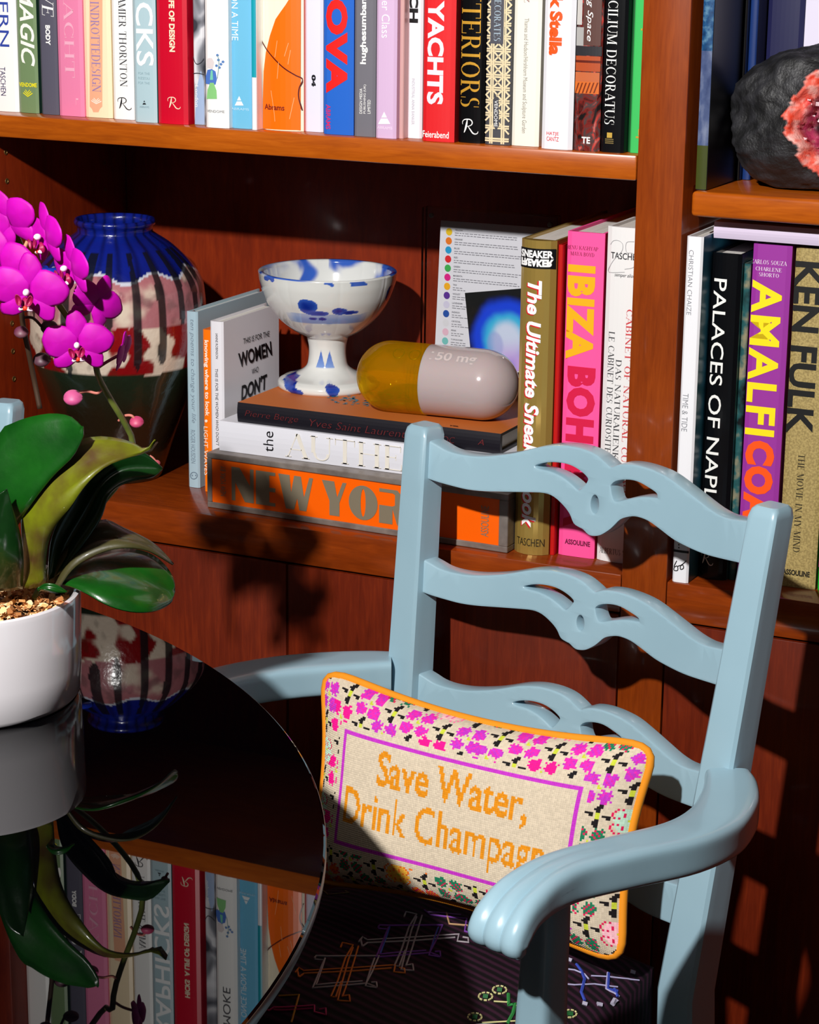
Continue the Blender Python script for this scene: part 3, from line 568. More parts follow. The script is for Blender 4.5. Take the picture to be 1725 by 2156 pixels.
    b = Book('book', 'gold cloth book with huge black sans capitals, right of the purple book', (1640, 1232), (1712, 1243), y=.04, z=ZC, top=(1700, 522), d=.235, m=noisy('gold_cloth', [(0.4, (150, 130, 78)), (0.6, (182, 160, 100))], nscale=500, rough=.55, metal=.1), group=GB, left=.1492, right=.1878, bulge=.0004, c=.003)
    b.text('KEN FULK', (1664, 550, 1722, 915), color=(14, 14, 14), weight=.03); b.text('THE MOVIE IN MY MIND', (1676, 955, 1690, 1163), color=(40, 34, 20), font='serif', name='subtitle'); b.text('ASSOULINE', (1648, 1200, 1706, 1212), 'h', (30, 26, 16), weight=.04, name='imprint')
    b = Book('book', 'green and purple patterned book at the right edge, beside the gold cloth one', (1716, 1240), (1790, 1250), y=.04, z=ZC, h=.30, d=.23, color=(40, 170, 50), group=GB, left=.190, right=.225)
    b.poly([(1700, 1130), (1800, 1150), (1800, 1180), (1700, 1190)], (230, 40, 160), 'pink_band', 1); b.poly([(1712, 1000), (1800, 1000), (1800, 1130), (1700, 1120)], (120, 60, 160), 'purple_band', 1)
    b = Book('book', 'orange book standing outside the right edge', (0, 0), (1, 1), y=.04, z=ZC, h=.29, d=.23, color=(220, 120, 40), group=GB, left=.227, right=.26)
    o = lying('book', 'lilac grey book lying flat on top of the upright books of the right bay', .0702, .33, .03, 1.0848, .0158, .2, (216, 202, 226), group='upright books in the right bay')

# ------------------------------------------------------------------ wood
def wood(name, c0, c1, c2, sc=(1, 1, 1), rough=.3, coat=.25):
    if name in MATS: return MATS[name]
    m = mat(name, c1, rough, 0, .4, coat); b = m.node_tree.nodes['Principled BSDF']
    tc = nd(m, 'ShaderNodeTexCoord'); mp = nd(m, 'ShaderNodeMapping'); mp.inputs['Scale'].default_value = sc
    n = nd(m, 'ShaderNodeTexNoise'); n.inputs['Scale'].default_value = 15; n.inputs['Detail'].default_value = 6; n.inputs['Distortion'].default_value = .8
    n2 = nd(m, 'ShaderNodeTexNoise'); n2.inputs['Scale'].default_value = 11; n2.inputs['Detail'].default_value = 2
    n3 = nd(m, 'ShaderNodeTexNoise'); n3.inputs['Scale'].default_value = 55; n3.inputs['Detail'].default_value = 2
    lk(m, tc.outputs['Object'], mp.inputs[0]); lk(m, mp.outputs[0], n.inputs[0]); lk(m, tc.outputs['Object'], n2.inputs[0]); lk(m, mp.outputs[0], n3.inputs[0])
    a = nd(m, 'ShaderNodeMath', operation='MULTIPLY_ADD'); a.inputs[1].default_value = .35; lk(m, n2.outputs[0], a.inputs[0])
    s = nd(m, 'ShaderNodeMath', operation='MULTIPLY_ADD'); s.inputs[1].default_value = .5; lk(m, n.outputs[0], s.inputs[0])
    s2 = nd(m, 'ShaderNodeMath', operation='MULTIPLY'); s2.inputs[1].default_value = .18; lk(m, n3.outputs[0], s2.inputs[0])
    lk(m, s2.outputs[0], s.inputs[2]); lk(m, s.outputs[0], a.inputs[2])
    r = ramp(m, [(.30, c0), (.52, c1), (.74, c2)]); lk(m, a.outputs[0], r.inputs[0]); lk(m, r.outputs[0], b.inputs['Base Color'])
    bn = nd(m, 'ShaderNodeBump'); bn.inputs['Strength'].default_value = .12; bn.inputs['Distance'].default_value = .0006
    lk(m, s.outputs[0], bn.inputs['Height']); lk(m, bn.outputs[0], b.inputs['Normal'])
    return m
W_EDGE = wood('maple_edge', (150, 66, 8), (176, 84, 12), (196, 100, 20), (1.2, 8, 14))
W_DIV = wood('maple_divider', (112, 43, 8), (135, 56, 11), (154, 69, 16), (14, 8, 1.2))
W_DOOR = wood('cherry_door', (78, 20, 5), (100, 30, 9), (124, 42, 12), (12, 8, 1.0), rough=.35, coat=.15)
W_TOP = wood('maple_top', (104, 38, 8), (130, 52, 11), (154, 66, 16), (1.2, 8, 8), rough=.22, coat=.4)
W_BACK = wood('cherry_back', (98, 26, 7), (124, 37, 8), (144, 48, 11), (7, 8, 1.2), rough=.4, coat=.1)
XL = -.7656; DEP = .298; ZS0, ZS1 = 1.138, 1.1625
def build_room():
    wl = mat('wall_paint', (34, 31, 30), .85)
    for n_, b in (('wall_left', (-2.6, -2.5, -4.1, .42, 0, 2.7)), ('wall_right', (2.6, 2.7, -4.1, .42, 0, 2.7)), ('wall_front', (-2.6, 2.7, -4.2, -4.1, 0, 2.7)), ('wall_back', (-2.6, 2.7, .32, .42, 0, 2.7)), ('ceiling', (-2.6, 2.7, -4.2, .42, 2.7, 2.8))):
        o = box(n_, b, wl if n_ != 'ceiling' else mat('ceiling_paint', (78, 76, 74), .9)); o['kind'] = 'structure'
    fl = wood('floor_boards', (40, 22, 12), (62, 34, 18), (84, 50, 28), (1, 12, 1), rough=.4, coat=.1)
    f = thing('floor', None, None); f['kind'] = 'structure'
    me = boxm(-2.6, 2.7, 0, .118, -.02, 0, .002)
    for k in range(38):
        o = bpy.data.objects.new('floor_board', me); COL.objects.link(o); o.parent = f; o.location = (0, -4.1 + k * .12, 0)
        if k == 0: me.materials.append(fl)
def build_bookcase():
    B = thing('bookcase', 'built-in cherry bookcase with orange maple shelf edges and flush doors', 'bookcase', (0, DEP, 0))
    oy = -DEP
    def pt(n_, x0, x1, y0, y1, z0, z1, m, bev=.0015, label=None, seg=2): return box(n_, (x0, x1, y0 + oy, y1 + oy, z0, z1), m, B, bev, seg, label)
    pt('side_panel', XL - .02, XL, 0, DEP, .06, 2.3, W_BACK)
    pt('divider', 0, .0475, 0, DEP, .06, 2.3, W_DIV)
    pt('side_panel', .84, .86, 0, DEP, .06, 2.3, W_BACK)
    pt('back_panel', XL, .84, DEP, DEP + .012, .06, 2.3, W_BACK, 0)
    pt('shelf', XL, -.0005, .0, DEP, ZS0, ZS1, W_EDGE, .0025)
    pt('shelf', XL, -.0005, .0, DEP, 1.508, 1.534, W_EDGE, .0025)
    pt('shelf', XL, -.0005, .0, DEP, 1.86, 1.886, W_EDGE, .0025)
    pt('shelf', .0555, .835, .0, DEP, 1.108, 1.132, W_EDGE, .004, seg=3)
    pt('shelf', .0555, .835, .0, DEP, 1.47, 1.494, W_EDGE, .004)
    pt('counter', XL, -.0005, 0, DEP, .703, .743, W_TOP, .0015)
    pt('counter', .048, .84, 0, DEP, .703, .743, W_TOP, .0015)
    pt('toe_kick', XL, .84, .05, .07, .0, .06, W_DOOR, 0)
    pt('bottom_panel', XL, .84, .03, DEP, .06, .08, W_DOOR, 0)
    for (a, b) in ((XL, -.3838), (-.3812, -.0015), (.0492, .43), (.4326, .84)): pt('cabinet_door', a, b, 0, .018, .062, .7005, W_DOOR, .001)
    pm = mat('pin_sleeve', (150, 120, 70), .35, .8)
    me = lathem([(.0032, 0), (.0032, .0006), (.0022, .0008), (.0020, .0001)], 12)
    me.transform(Matrix.Rotation(pi / 2, 4, 'Y'))
    for k in range(9):
        for y in (.05, .25):
            o = bpy.data.objects.new('pin_hole', me); COL.objects.link(o); o.parent = B; o.location = (XL, y + oy, 1.1154 - .0324 * k)
            if not me.materials: me.materials.append(pm)
def build_table():
    T = thing('dining_table', 'round black glass dining table with a thin polished edge', 'table', (-.6525, -1.0716, 0))
    g = mat('black_glass', (1, 1, 2), .012, 0, .5, 0, IOR=1.5)
    R = .7768
    link('table_top', lathem([(R - .002, .728), (R, .7295), (R, .7385), (R - .0015, .74)], 240), g, T, smooth=True)
    link('edge_band', lathem([(R + .0002, .730), (R + .0006, .7308), (R + .0006, .7378), (R + .0002, .7385)], 240), mat('glass_edge', (60, 50, 42), .35, .2, .4), T, smooth=True, label='greyish bronze rim of the glass')
    link('pedestal', lathem([(.30, 0), (.30, .02), (.08, .05), (.06, .12), (.06, .68), (.20, .715), (.20, .727)], 64), mat('black_metal', (14, 14, 16), .3, .5), T, smooth=True)

# ------------------------------------------------------------------ chairs
PAINT = noisy('pale_blue_paint', [(0.3, (146, 178, 192)), (0.7, (155, 187, 201))], nscale=6, rough=.32, coat=.35, bump=.05, bscale=240, bdist=.0008)
W0, FLR, LEAN = .3867, .0672, .1366
ZR = [.8676, .7469, .6300, .5185]
RTOP = [(-.1999, .0002), (-.1901, -.0034), (-.1787, -.0077), (-.1642, -.0096), (-.1462, -.009), (-.1293, -.0063), (-.1081, -.001), (-.0923, .0043), (-.0726, .0115), (-.0535, .016), (-.0354, .0176), (-.0185, .0168), (-.0058, .014), (.0062, .0088), (.0125, .0063), (.0231, .011), (.0401, .0138), (.0607, .0138), (.0808, .0116), (.1037, .0053), (.1271, -.0015), (.1466, -.0066), (.1658, -.0085), (.1843, -.0061), (.1975, -.0035)]
RBOT = [(-.1975, -.0352), (-.1851, -.0375), (-.168, -.0394), (-.1508, -.0405), (-.1321, -.0394), (-.1106, -.0365), (-.0817, -.0322), (-.0639, -.0299), (-.0511, -.0316), (-.0381, -.0382), (-.0295, -.045), (-.0237, -.0527), (-.0169, -.0551), (-.012, -.0561), (-.0049, -.0598), (.001, -.0599), (.009, -.0574), (.0181, -.0509), (.0233, -.0457), (.031, -.0377), (.0423, -.0326), (.0524, -.0307), (.0666, -.0315), (.0823, -.0357), (.1014, -.0412), (.1222, -.0438), (.1423, -.0446), (.1629, -.0433), (.1975, -.0395)]
RHOL = [[(-.0782, -.0086), (-.0776, -.0047), (-.0653, .0001), (-.0515, .0024), (-.0377, .0024), (-.0251, -.0005), (-.0151, -.0052), (-.0121, -.0097), (-.0172, -.0181), (-.0235, -.0229), (-.0335, -.0182), (-.0457, -.0134), (-.0598, -.0107), (-.0723, -.0104)],
        [(.0137, -.0086), (.02, -.0028), (.0331, .0011), (.0469, .002), (.062, -.0008), (.073, -.004), (.0756, -.0084), (.0748, -.0108), (.0568, -.0136), (.04, -.0189), (.0235, -.025), (.0174, -.0202), (.0144, -.013)],
        [(.0046, -.0296), (.0047, -.0342), (.0035, -.0382), (.0012, -.0407), (-.0016, -.0412), (-.0044, -.0397), (-.0067, -.0365), (-.0081, -.0321), (-.0081, -.0275), (-.0069, -.0236), (-.0047, -.0211), (-.0019, -.0206), (.0009, -.0221), (.0033, -.0253)]]
def halfw(z): return W0 / 2 + FLR * (z - .8)
def rail_mesh(z0, hs):
    c = bpy.data.curves.new('r', 'CURVE'); c.dimensions = '2D'; c.fill_mode = 'BOTH'; c.extrude = .0082; c.bevel_depth = .0016; c.bevel_resolution = 1
    k = halfw(z0) / .1975
    def sp(P):
        s = c.splines.new('POLY'); s.points.add(len(P) - 1); s.use_cyclic_u = True
        for q, p in zip(s.points, P): q.co = (p[0], p[1], 0, 1)
    T = [(a * k, b * hs) for a, b in RTOP]; Bo = [(a * k, b * hs) for a, b in RBOT]
    top = catmull([(x, y, 0) for x, y in T], 3); bot = catmull([(x, y, 0) for x, y in Bo[::-1]], 3)
    sp([(p.x, p.y) for p in top] + [(p.x, p.y) for p in bot])
    for h in RHOL: sp([(p.x, p.y) for p in catmull([(x * k, y * hs, 0) for x, y in h], 3, True)])
    o = bpy.data.objects.new('r', c); COL.objects.link(o)
    me = bpy.data.meshes.new_from_object(o.evaluated_get(bpy.context.evaluated_depsgraph_get()))
    bpy.data.objects.remove(o); bpy.data.curves.remove(c)
    bm = bmesh.new(); bm.from_mesh(me)
    for i in range(1, 30):
        bmesh.ops.bisect_plane(bm, geom=bm.verts[:] + bm.edges[:] + bm.faces[:], plane_co=(-.2 + .4 * i / 30, 0, 0), plane_no=(1, 0, 0))
    bmesh.ops.remove_doubles(bm, verts=bm.verts[:], dist=.00005)
    for v in bm.verts:
        u, h, t = v.co; bow = .03 * max(0, 1 - (u / .2) ** 2)
        z = z0 + h; v.co = Vector((u, LEAN * (z - .8) + .008 + .0098 - t + bow, z))
    bmesh.ops.recalc_face_normals(bm, faces=bm.faces[:])
    bm.to_mesh(me); bm.free(); return me
def rsec(c, X, Y, w_, h_, p=4.0, n=28, lob=0.0):
    """rounded rectangle section"""
    S = []
    for k in range(n):
        a = 2 * pi * k / n; ca, sa = cos(a), sin(a); r = (abs(ca) ** p + abs(sa) ** p) ** (-1 / p)
        x = r * ca; y = r * sa
        if lob:
            y += lob * (-.30 + .34 * abs(cos(x * pi * 1.5)) ** .55) * (1 if y > 0 else -.3)
        S.append(c + X * (x * w_ / 2) + Y * (y * h_ / 2))
    return S
def make_chair(label, group, loc, rotz):
    C = thing('dining_chair', label, 'chair', loc, rotz, group)
    for s in (-1, 1):
        S = []
        for z in (0, .15, .30, .42, .50, .58, .66, .74, .82, .872, .879, .882):
            sz = .036 if z < .3 else .041 - (z - .42) * .022
            if z < .3: sz = .030 + z * .02
            v = LEAN * (z - .8) if z > .42 else LEAN * (.42 - .8) + (.42 - z) * .12
            k = 1.0 if z < .875 else (.9 if z < .88 else .72)
            hw = halfw(max(z, .30)) + sz / 2
            S.append(rsec(Vector((s * hw, v + .004 + sz * .42, z)), Vector((1, 0, 0)), Vector((0, 1, 0)), sz * k, sz * k, 11, 36))
        link('back_post', loft(S), PAINT, C, smooth=True)
    for i, z in enumerate(ZR): link('back_rail', rail_mesh(z, (1.0, .86, .9, 1.0)[i]), PAINT, C, smooth=True)
    for s in (-1, 1):                                        # arms with fluted, down-curled hand rests
        P = [(.214, -.018, .6275), (.230, -.035, .6275), (.252, -.068, .628), (.272, -.115, .630), (.279, -.17, .634), (.272, -.235, .640), (.264, -.295, .6445), (.264, -.333, .6455), (.266, -.362, .642), (.268, -.381, .633), (.268, -.388, .622), (.268, -.385, .614)]
        Wd = [.042, .048, .053, .053, .049, .044, .042, .044, .049, .053, .054, .050]; Th = [.034, .034, .034, .034, .034, .034, .033, .031, .027, .024, .020, .012]; Lb = [0, 0, 0, 0, 0, 0, .1, .5, 1, 1, 1, .8]
        Q = catmull(P, 5); n = len(Q); S = []
        for i, q in enumerate(Q):
            f_ = i / 5; j = min(int(f_), len(P) - 2); t = f_ - j
            w_ = Wd[j] * (1 - t) + Wd[j + 1] * t; h_ = Th[j] * (1 - t) + Th[j + 1] * t; lb = Lb[j] * (1 - t) + Lb[j + 1] * t
            T = (Q[min(i + 1, n - 1)] - Q[max(i - 1, 0)]).normalized()
            if j < 8: hor = Vector((-T.y, T.x, 0)).normalized()
            else: hor = Vector((1, 0, 0))
            if hor.x < 0: hor = -hor
            up = hor.cross(T); 
            if up.dot(Vector((0, -.3, 1))) < 0 and j < 9: up = -up
            if j >= 9 and up.y > 0: up = -up
            S.append([Vector((p.x * s, p.y, p.z)) for p in rsec(q, hor, up, w_, h_, 6, 60, lb)])
        me = loft(S)
        bm = bmesh.new(); bm.from_mesh(me); bmesh.ops.recalc_face_normals(bm, faces=bm.faces[:]); bm.to_mesh(me); bm.free()
        link('armrest', me, PAINT, C, smooth=True)
        S = []
        for (u, v, z, sz) in ((.262, -.322, .640, .030), (.260, -.320, .60, .031), (.252, -.312, .56, .032), (.244, -.304, .52, .034), (.240, -.30, .47, .036), (.240, -.30, .40, .036), (.240, -.31, .2, .031), (.240, -.32, 0, .026)):
            S.append(rsec(Vector((u * s, v, z)), Vector((1, 0, 0)), Vector((0, 1, 0)), sz, sz, 6))
        link('front_leg', loft(S[::-1]), PAINT, C, smooth=True)
    box('seat_rail', (-.20, .20, -.33, -.30, .345, .372), PAINT, C, .003, 2); box('seat_rail', (-.15, .15, -.065, -.045, .345, .372), PAINT, C, .003, 2)
    for s in (-1, 1):
        S = [rsec(Vector((s * .225, -.30, .36)), Vector((1, 0, 0)), Vector((0, 0, 1)), .022, .025, 6), rsec(Vector((s * .175, -.045, .36)), Vector((1, 0, 0)), Vector((0, 0, 1)), .022, .025, 6)]
        link('seat_rail', loft(S), PAINT, C, smooth=True)
    # upholstered seat: domed pad
    V = []; F = []; NU, NV = 36, 36
    for i in range(NU + 1):
        for j in range(NV + 1):
            u, v = seat_uv(i / NU * 2 - 1, j / NV * 2 - 1); V.append((u, v, seat_z(u, v)))
    for i in range(NU):
        for j in range(NV): a = i * (NV + 1) + j; F.append((a, a + NV + 1, a + NV + 2, a + 1))
    rim = [i * (NV + 1) for i in range(NU + 1)] + [NU * (NV + 1) + j for j in range(1, NV + 1)] + [i * (NV + 1) + NV for i in range(NU - 1, -1, -1)] + [j for j in range(NV - 1, 0, -1)]
    k = len(V)
    for r in rim: V.append((V[r][0], V[r][1], .3725))
    for q in range(len(rim)): F.append((rim[q], rim[(q + 1) % len(rim)], k + (q + 1) % len(rim), k + q))
    F.append(tuple(range(k + len(rim) - 1, k - 1, -1)))
    me = mesh(V, F); bm = bmesh.new(); bm.from_mesh(me); bmesh.ops.recalc_face_normals(bm, faces=bm.faces[:]); bm.to_mesh(me); bm.free()
    m = mat('striped_seat_cloth', (30, 12, 26), .85, spec=.2)
    if not m.get('done'):
        m['done'] = 1; b = m.node_tree.nodes['Principled BSDF']; tc = nd(m, 'ShaderNodeTexCoord'); mp = nd(m, 'ShaderNodeMapping'); mp.inputs['Rotation'].default_value = (0, 0, radians(0))
        wv = nd(m, 'ShaderNodeTexWave'); wv.wave_type = 'BANDS'; wv.bands_direction = 'Y'; wv.inputs['Scale'].default_value = 34; wv.inputs['Distortion'].default_value = 1.2; wv.inputs['Detail'].default_value = 3
        r = ramp(m, [(.25, (12, 5, 10)), (.6, (34, 13, 28)), (.9, (50, 20, 40))]); lk(m, tc.outputs['Object'], mp.inputs[0]); lk(m, mp.outputs[0], wv.inputs[0]); lk(m, wv.outputs[0], r.inputs[0]); lk(m, r.outputs[0], b.inputs['Base Color'])
        bn = nd(m, 'ShaderNodeBump'); bn.inputs['Strength'].default_value = .4; bn.inputs['Distance'].default_value = .001; lk(m, wv.outputs[0], bn.inputs['Height']); lk(m, bn.outputs[0], b.inputs['Normal'])
    link('seat', me, m, C, smooth=2, label='dark plum striped cloth')
    return C
def seat_uv(a, b):
    """square -> rounded seat outline, wide at the front (b=-1)"""
    x = a * sqrt(1 - b * b * .14); y = b * sqrt(1 - a * a * .14)
    v = -.205 + y * .172; hw = .222 - .05 * (y * .5 + .5); return x * hw, v
def seat_z(u, v):
    y = (v + .205) / .172; hw = .222 - .05 * (y * .5 + .5); x = u / hw
    e = max(abs(x), abs(y)); return .425 + .030 * (1 - e ** 3.5) ** .6 if e < 1 else .425
C1L = (-.0126, -.1246, 0); PHI = -.3266
AX = Vector((cos(PHI), sin(PHI), 0)); AY = Vector((-sin(PHI), cos(PHI), 0))
def embroidery(C):
    """couched cords on the seat, traced on the pad's surface"""
    def onseat(px, py):
        z = .452; 
        for _ in range(6):
            p = onZ(px, py, z) - Vector(C1L); u, v = p.dot(AX), p.dot(AY); z = seat_z(u, v)
        return Vector((u, v, z + .0006))
    def cord(pts, c, r=.0009, rep=1):
        Q = []
        for i in range(len(pts) - 1):
            n = max(2, int(math.dist(pts[i], pts[i + 1]) / 8))
            for k in range(n): Q.append(onseat(pts[i][0] + (pts[i + 1][0] - pts[i][0]) * k / n, pts[i][1] + (pts[i + 1][1] - pts[i][1]) * k / n))
        Q.append(onseat(*pts[-1])); link('embroidery_cord', tubem(Q, r, 5), col_mat(c, .7), C)
    def X(x, y): return (500 + x * .4058, 1840 + y * .4058)
    OR, GY, PU, BL, MG = (205, 110, 30), (160, 150, 156), (120, 60, 160), (60, 90, 190), (180, 30, 100)
    for dx, dy, A, B_ in ((0, 0, OR, GY), (330, -160, GY, PU)):
        def L(pts, c, r=.0009): cord([X(x + dx, y + dy) for x, y in pts], c, r)
        L([(300, 515), (320, 490), (345, 505), (600, 490), (820, 475), (812, 512), (870, 518), (868, 495), (840, 490)], A)
        L([(320, 538), (345, 520), (600, 508), (800, 492)], A); L([(310, 500), (318, 538)], A)
        L([(535, 385), (545, 360), (600, 372), (560, 440), (520, 560), (485, 640), (510, 642), (540, 560)], A); L([(600, 385), (575, 450), (545, 560), (520, 660), (585, 665), (580, 632), (550, 636)], A); L([(628, 378), (610, 440), (575, 555), (545, 640)], A)
        L([(400, 440), (408, 428), (470, 430), (735, 428), (700, 510), (668, 570), (725, 592), (722, 565), (695, 566)], B_); L([(402, 445), (450, 450), (430, 500), (390, 595), (480, 588), (668, 572)], B_)
        L([(455, 440), (440, 490), (408, 580), (480, 572), (650, 560)], B_); L([(712, 440), (690, 500), (665, 585), (722, 594)], B_)
        if A is GY: L([(460, 438), (440, 500), (412, 575)], BL); L([(712, 440), (690, 505), (672, 560)], BL)
    cord([X(970, 190), X(1000, 215), X(1190, 235), X(1180, 300), X(1265, 325), X(1262, 305), X(1200, 290)], PU); cord([X(980, 200), X(1010, 200), X(1160, 215)], (150, 110, 180)); cord([X(1085, 205), X(1100, 262), X(1195, 270)], (190, 150, 110))
    cord([X(140, 770), X(190, 700), X(400, 685), X(400, 720), X(460, 735), X(458, 700), X(425, 705)], MG); cord([X(190, 715), X(390, 700)], MG); cord([X(215, 635), X(320, 630), X(290, 740), X(280, 800)], (190, 130, 30)); cord([X(445, 85), X(470, 110), X(580, 100), X(560, 90)], (120, 100, 60), .0006)
    def Y(x, y): return (640 + x * .3478, 1840 + y * .3478)
    GN, CR = (40, 130, 60), (205, 200, 140)
    for cx, cy in ((1100, 745), (1185, 705), (1035, 870), (1610, 850)):
        for k in range(9):
            a = 2 * pi * k / 9; cord([Y(cx + 42 * cos(a), cy + 24 * sin(a)), Y(cx + 42 * cos(a + .42), cy + 24 * sin(a + .42))], CR)
        cord([Y(cx - 15, cy), Y(cx + 15, cy + 4)], (20, 90, 40), .003)
    cord([Y(1150, 775), Y(1235, 780), Y(1238, 735)], CR); cord([Y(1238, 730), Y(1240, 800), Y(1280, 790), Y(1265, 850), Y(1235, 905)], GN, .0016); cord([Y(1275, 800), Y(1320, 808)], CR); cord([Y(1080, 905), Y(1300, 893)], CR)
    for p in ([(1565, 575), (1640, 585), (1700, 610), (1725, 640)], [(1560, 668), (1640, 675), (1760, 670), (1900, 690)], [(1840, 600), (1830, 700), (1880, 730), (1910, 760)], [(1740, 620), (1840, 625), (1960, 640), (2030, 660)]): cord([Y(*q) for q in p], (170, 165, 200))
    for p in ([(1650, 550), (1680, 590), (1700, 640), (1680, 720), (1700, 770)], [(1845, 605), (1840, 700), (1900, 720)], [(1880, 700), (1900, 760)]): cord([Y(*q) for q in p], (50, 70, 170), .0015)
    for q in ((1610, 525), (1990, 600), (1880, 830), (1790, 800), (1700, 790)): cord([Y(q[0] - 14, q[1] - 5), Y(q[0] + 14, q[1] + 5)], (170, 165, 185), .0025)

# ------------------------------------------------------------------ cushion
def build_cushion():
    NX, NY = 176, 104
    TL, TR, BR_, BL_ = (-.187, -.142, .672), (.176, -.070, .672), (.180, -.114, .468), (-.157, -.194, .468)
    def W(p): return Vector(C1L) + AX * p[0] + AY * p[1] + Vector((0, 0, p[2]))
    tl, tr, br, bl = W(TL), W(TR), W(BR_), W(BL_)
    ctr = (tl + tr + br + bl) / 4; ex = ((tr - tl) + (br - bl)).normalized(); ey = ((tl - bl) + (tr - br)).normalized(); ez = ex.cross(ey).normalized()   # towards the sitter
    base = bl.lerp(br, .5)
    C = thing('cushion', 'oblong needlepoint cushion with orange piping reading Save Water, Drink Champagne', 'cushion', base)
    def seam(u, v):
        """u,v in 0..1 on the seam surface; edges drawn in between the corners"""
        s_ = .030; uu = u + (s_ * 2.2) * (.5 - u) * 2 * (4 * v * (1 - v)) * abs(2 * u - 1) ** 2 * .5 * 1.2; vv = v + (.075) * (.5 - v) * 2 * (4 * u * (1 - u)) * abs(2 * v - 1) ** 2 * 1.2
        cn = (abs(2 * u - 1) * abs(2 * v - 1)) ** 14; uu += cn * .028 * (.5 - u) * 2; vv += cn * .045 * (.5 - v) * 2
        return bl.lerp(br, uu).lerp(tl.lerp(tr, uu), vv)
    def bul(u, v): return .044 * (max(0, 1 - (2 * u - 1) ** 4) ** .75) * (max(0, 1 - (2 * v - 1) ** 4) ** .75) + .0015 * sin(9 * u + 4 * v) * 4 * u * (1 - u)
    grid = [[None] * NX for _ in range(NY)]
    CRM, BLK, YG = (208, 193, 170), (22, 16, 18), (196, 206, 60); HP, MGT, VI, PK, MT, GR, RD_, ORG, LB, YL = (238, 14, 140), (222, 40, 170), (190, 50, 190), (238, 120, 160), (190, 222, 200), (24, 120, 84), (214, 24, 84), (236, 110, 30), (160, 195, 226), (240, 180, 60)
    def put(x, y, c):
        if 0 <= x < NX and 0 <= y < NY: grid[int(y)][int(x)] = c
    r0 = (23, 25, 151, 79)            # inner frame, in stitches
    rr = random.Random(11)
    def cross(x, y):
        for dy in (2, 3, 4, 5):
            for q in (0, 1): put(x + q + (dy > 3), y + dy, BLK); put(x + q, y - dy, BLK)
            if dy in (3, 4): put(x - 1 + (dy > 3), y + dy, BLK); put(x - 1, y - dy, BLK)
        for dx in (3, 4, 5, 6): put(x - dx + 1, y + (dx > 4), BLK); put(x - dx + 1, y + 1, BLK); put(x + dx, y, BLK); put(x + dx, y - (dx > 4), BLK)
        for dx in (0, 1):
            for dy in (0, 1, -1): put(x + dx, y + dy, YG)
    def petal4(x, y, c, c2, dens=1.0):
        for sx, sy in ((-1, 1), (1, 1), (-1, -1), (1, -1)):
            for i in range(1, 8):
                for j in range(1, 8):
                    d_ = (i - 4) ** 2 + (j - 4) ** 2
                    if d_ < 10 + rr.uniform(-4.5, 6) and rr.random() < dens: put(x + sx * i, y + sy * j, c2 if (i + j) % 3 == 0 and rr.random() < .75 else c)
        put(x, y, YG); put(x, y + 1, YG); put(x + 1, y, YG)
    def squig(x, y, c, bg):
        for i in range(-6, 7):
            for j in range(-5, 6):
                if i * i + j * j < 34 + rr.random() * 8 and bg: put(x + i, y + j, bg)
        for sx, sy in ((-1, 1), (1, 1), (-1, -1), (1, -1)):
            for k in range(9):
                a = k * .75; put(x + sx * (4 + 2.6 * cos(a)), y + sy * (3.4 + 2.2 * sin(a)), c)
        put(x, y, YG); put(x + 1, y, YG)
    k = 0
    for gy in range(-1, 10):
        for gx in range(-1, 16):
            x = gx * 14 + (gy % 2) * 2 + 4; y = gy * 13 + 1 + (gx * 5) % 6
            k = (gx + 2 * gy) % 4; low = y < 32 and x < 110; right = x > 150 and y < 60
            if (gx + gy) % 2 == 0: cross(x, y); continue
            if low: (petal4(x, y, ORG, RD_) if k == 1 else petal4(x, y, GR, RD_) if k != 2 else squig(x, y, ORG, YL if k == 2 else LB))
            elif right: (petal4(x, y, GR, RD_) if k == 3 else squig(x, y, RD_, (LB, MT, (246, 190, 200), MT)[k % 4]))
            elif y > 92: (squig(x, y, PK, (244, 190, 190)) if k == 1 else petal4(x, y, GR, RD_) if k == 3 else petal4(x, y, MGT, VI))
            else: (petal4(x, y, HP, HP) if k == 1 else squig(x, y, RD_, MT) if k == 2 and y < 88 else petal4(x, y, VI, MGT))
    for y in range(NY):
        for x in range(NX):
            if r0[0] <= x <= r0[2] and r0[1] <= y <= r0[3]:
                grid[y][x] = VI if (x in (r0[0], r0[0] + 1, r0[2], r0[2] - 1) or y in (r0[1], r0[1] + 1, r0[3], r0[3] - 1)) else None
            elif r0[0] - 3 <= x <= r0[2] + 3 and r0[1] - 3 <= y <= r0[3] + 3: grid[y][x] = None
    def stitch_text(txt, x0, x1, y0, y1, wt, c):
        V_, F_, _ = glyphs(txt, wt, 0.0); T = []
        for f in F_:
            for i in range(1, len(f) - 1): T.append((V_[f[0]], V_[f[i]], V_[f[i + 1]]))
        for y in range(y0, y1 + 1):
            for x in range(x0, x1 + 1):
                p = ((x + .5 - x0) / (x1 - x0 + 1), (y + .5 - y0) / (y1 - y0 + 1))
                for a, b_, c_ in T:
                    d1 = (p[0] - b_[0]) * (a[1] - b_[1]) - (a[0] - b_[0]) * (p[1] - b_[1]); d2 = (p[0] - c_[0]) * (b_[1] - c_[1]) - (b_[0] - c_[0]) * (p[1] - c_[1]); d3 = (p[0] - a[0]) * (c_[1] - a[1]) - (c_[0] - a[0]) * (p[1] - a[1])
                    if (d1 >= 0 and d2 >= 0 and d3 >= 0) or (d1 <= 0 and d2 <= 0 and d3 <= 0): put(x, y, c); break
    YE = (218, 138, 14)
    stitch_text('Save Water,', 47, 127, 55, 74, .02, YE); stitch_text('Drink Champagne', 28, 147, 31, 53, .012, YE)
    V = []; F = []; cols = []
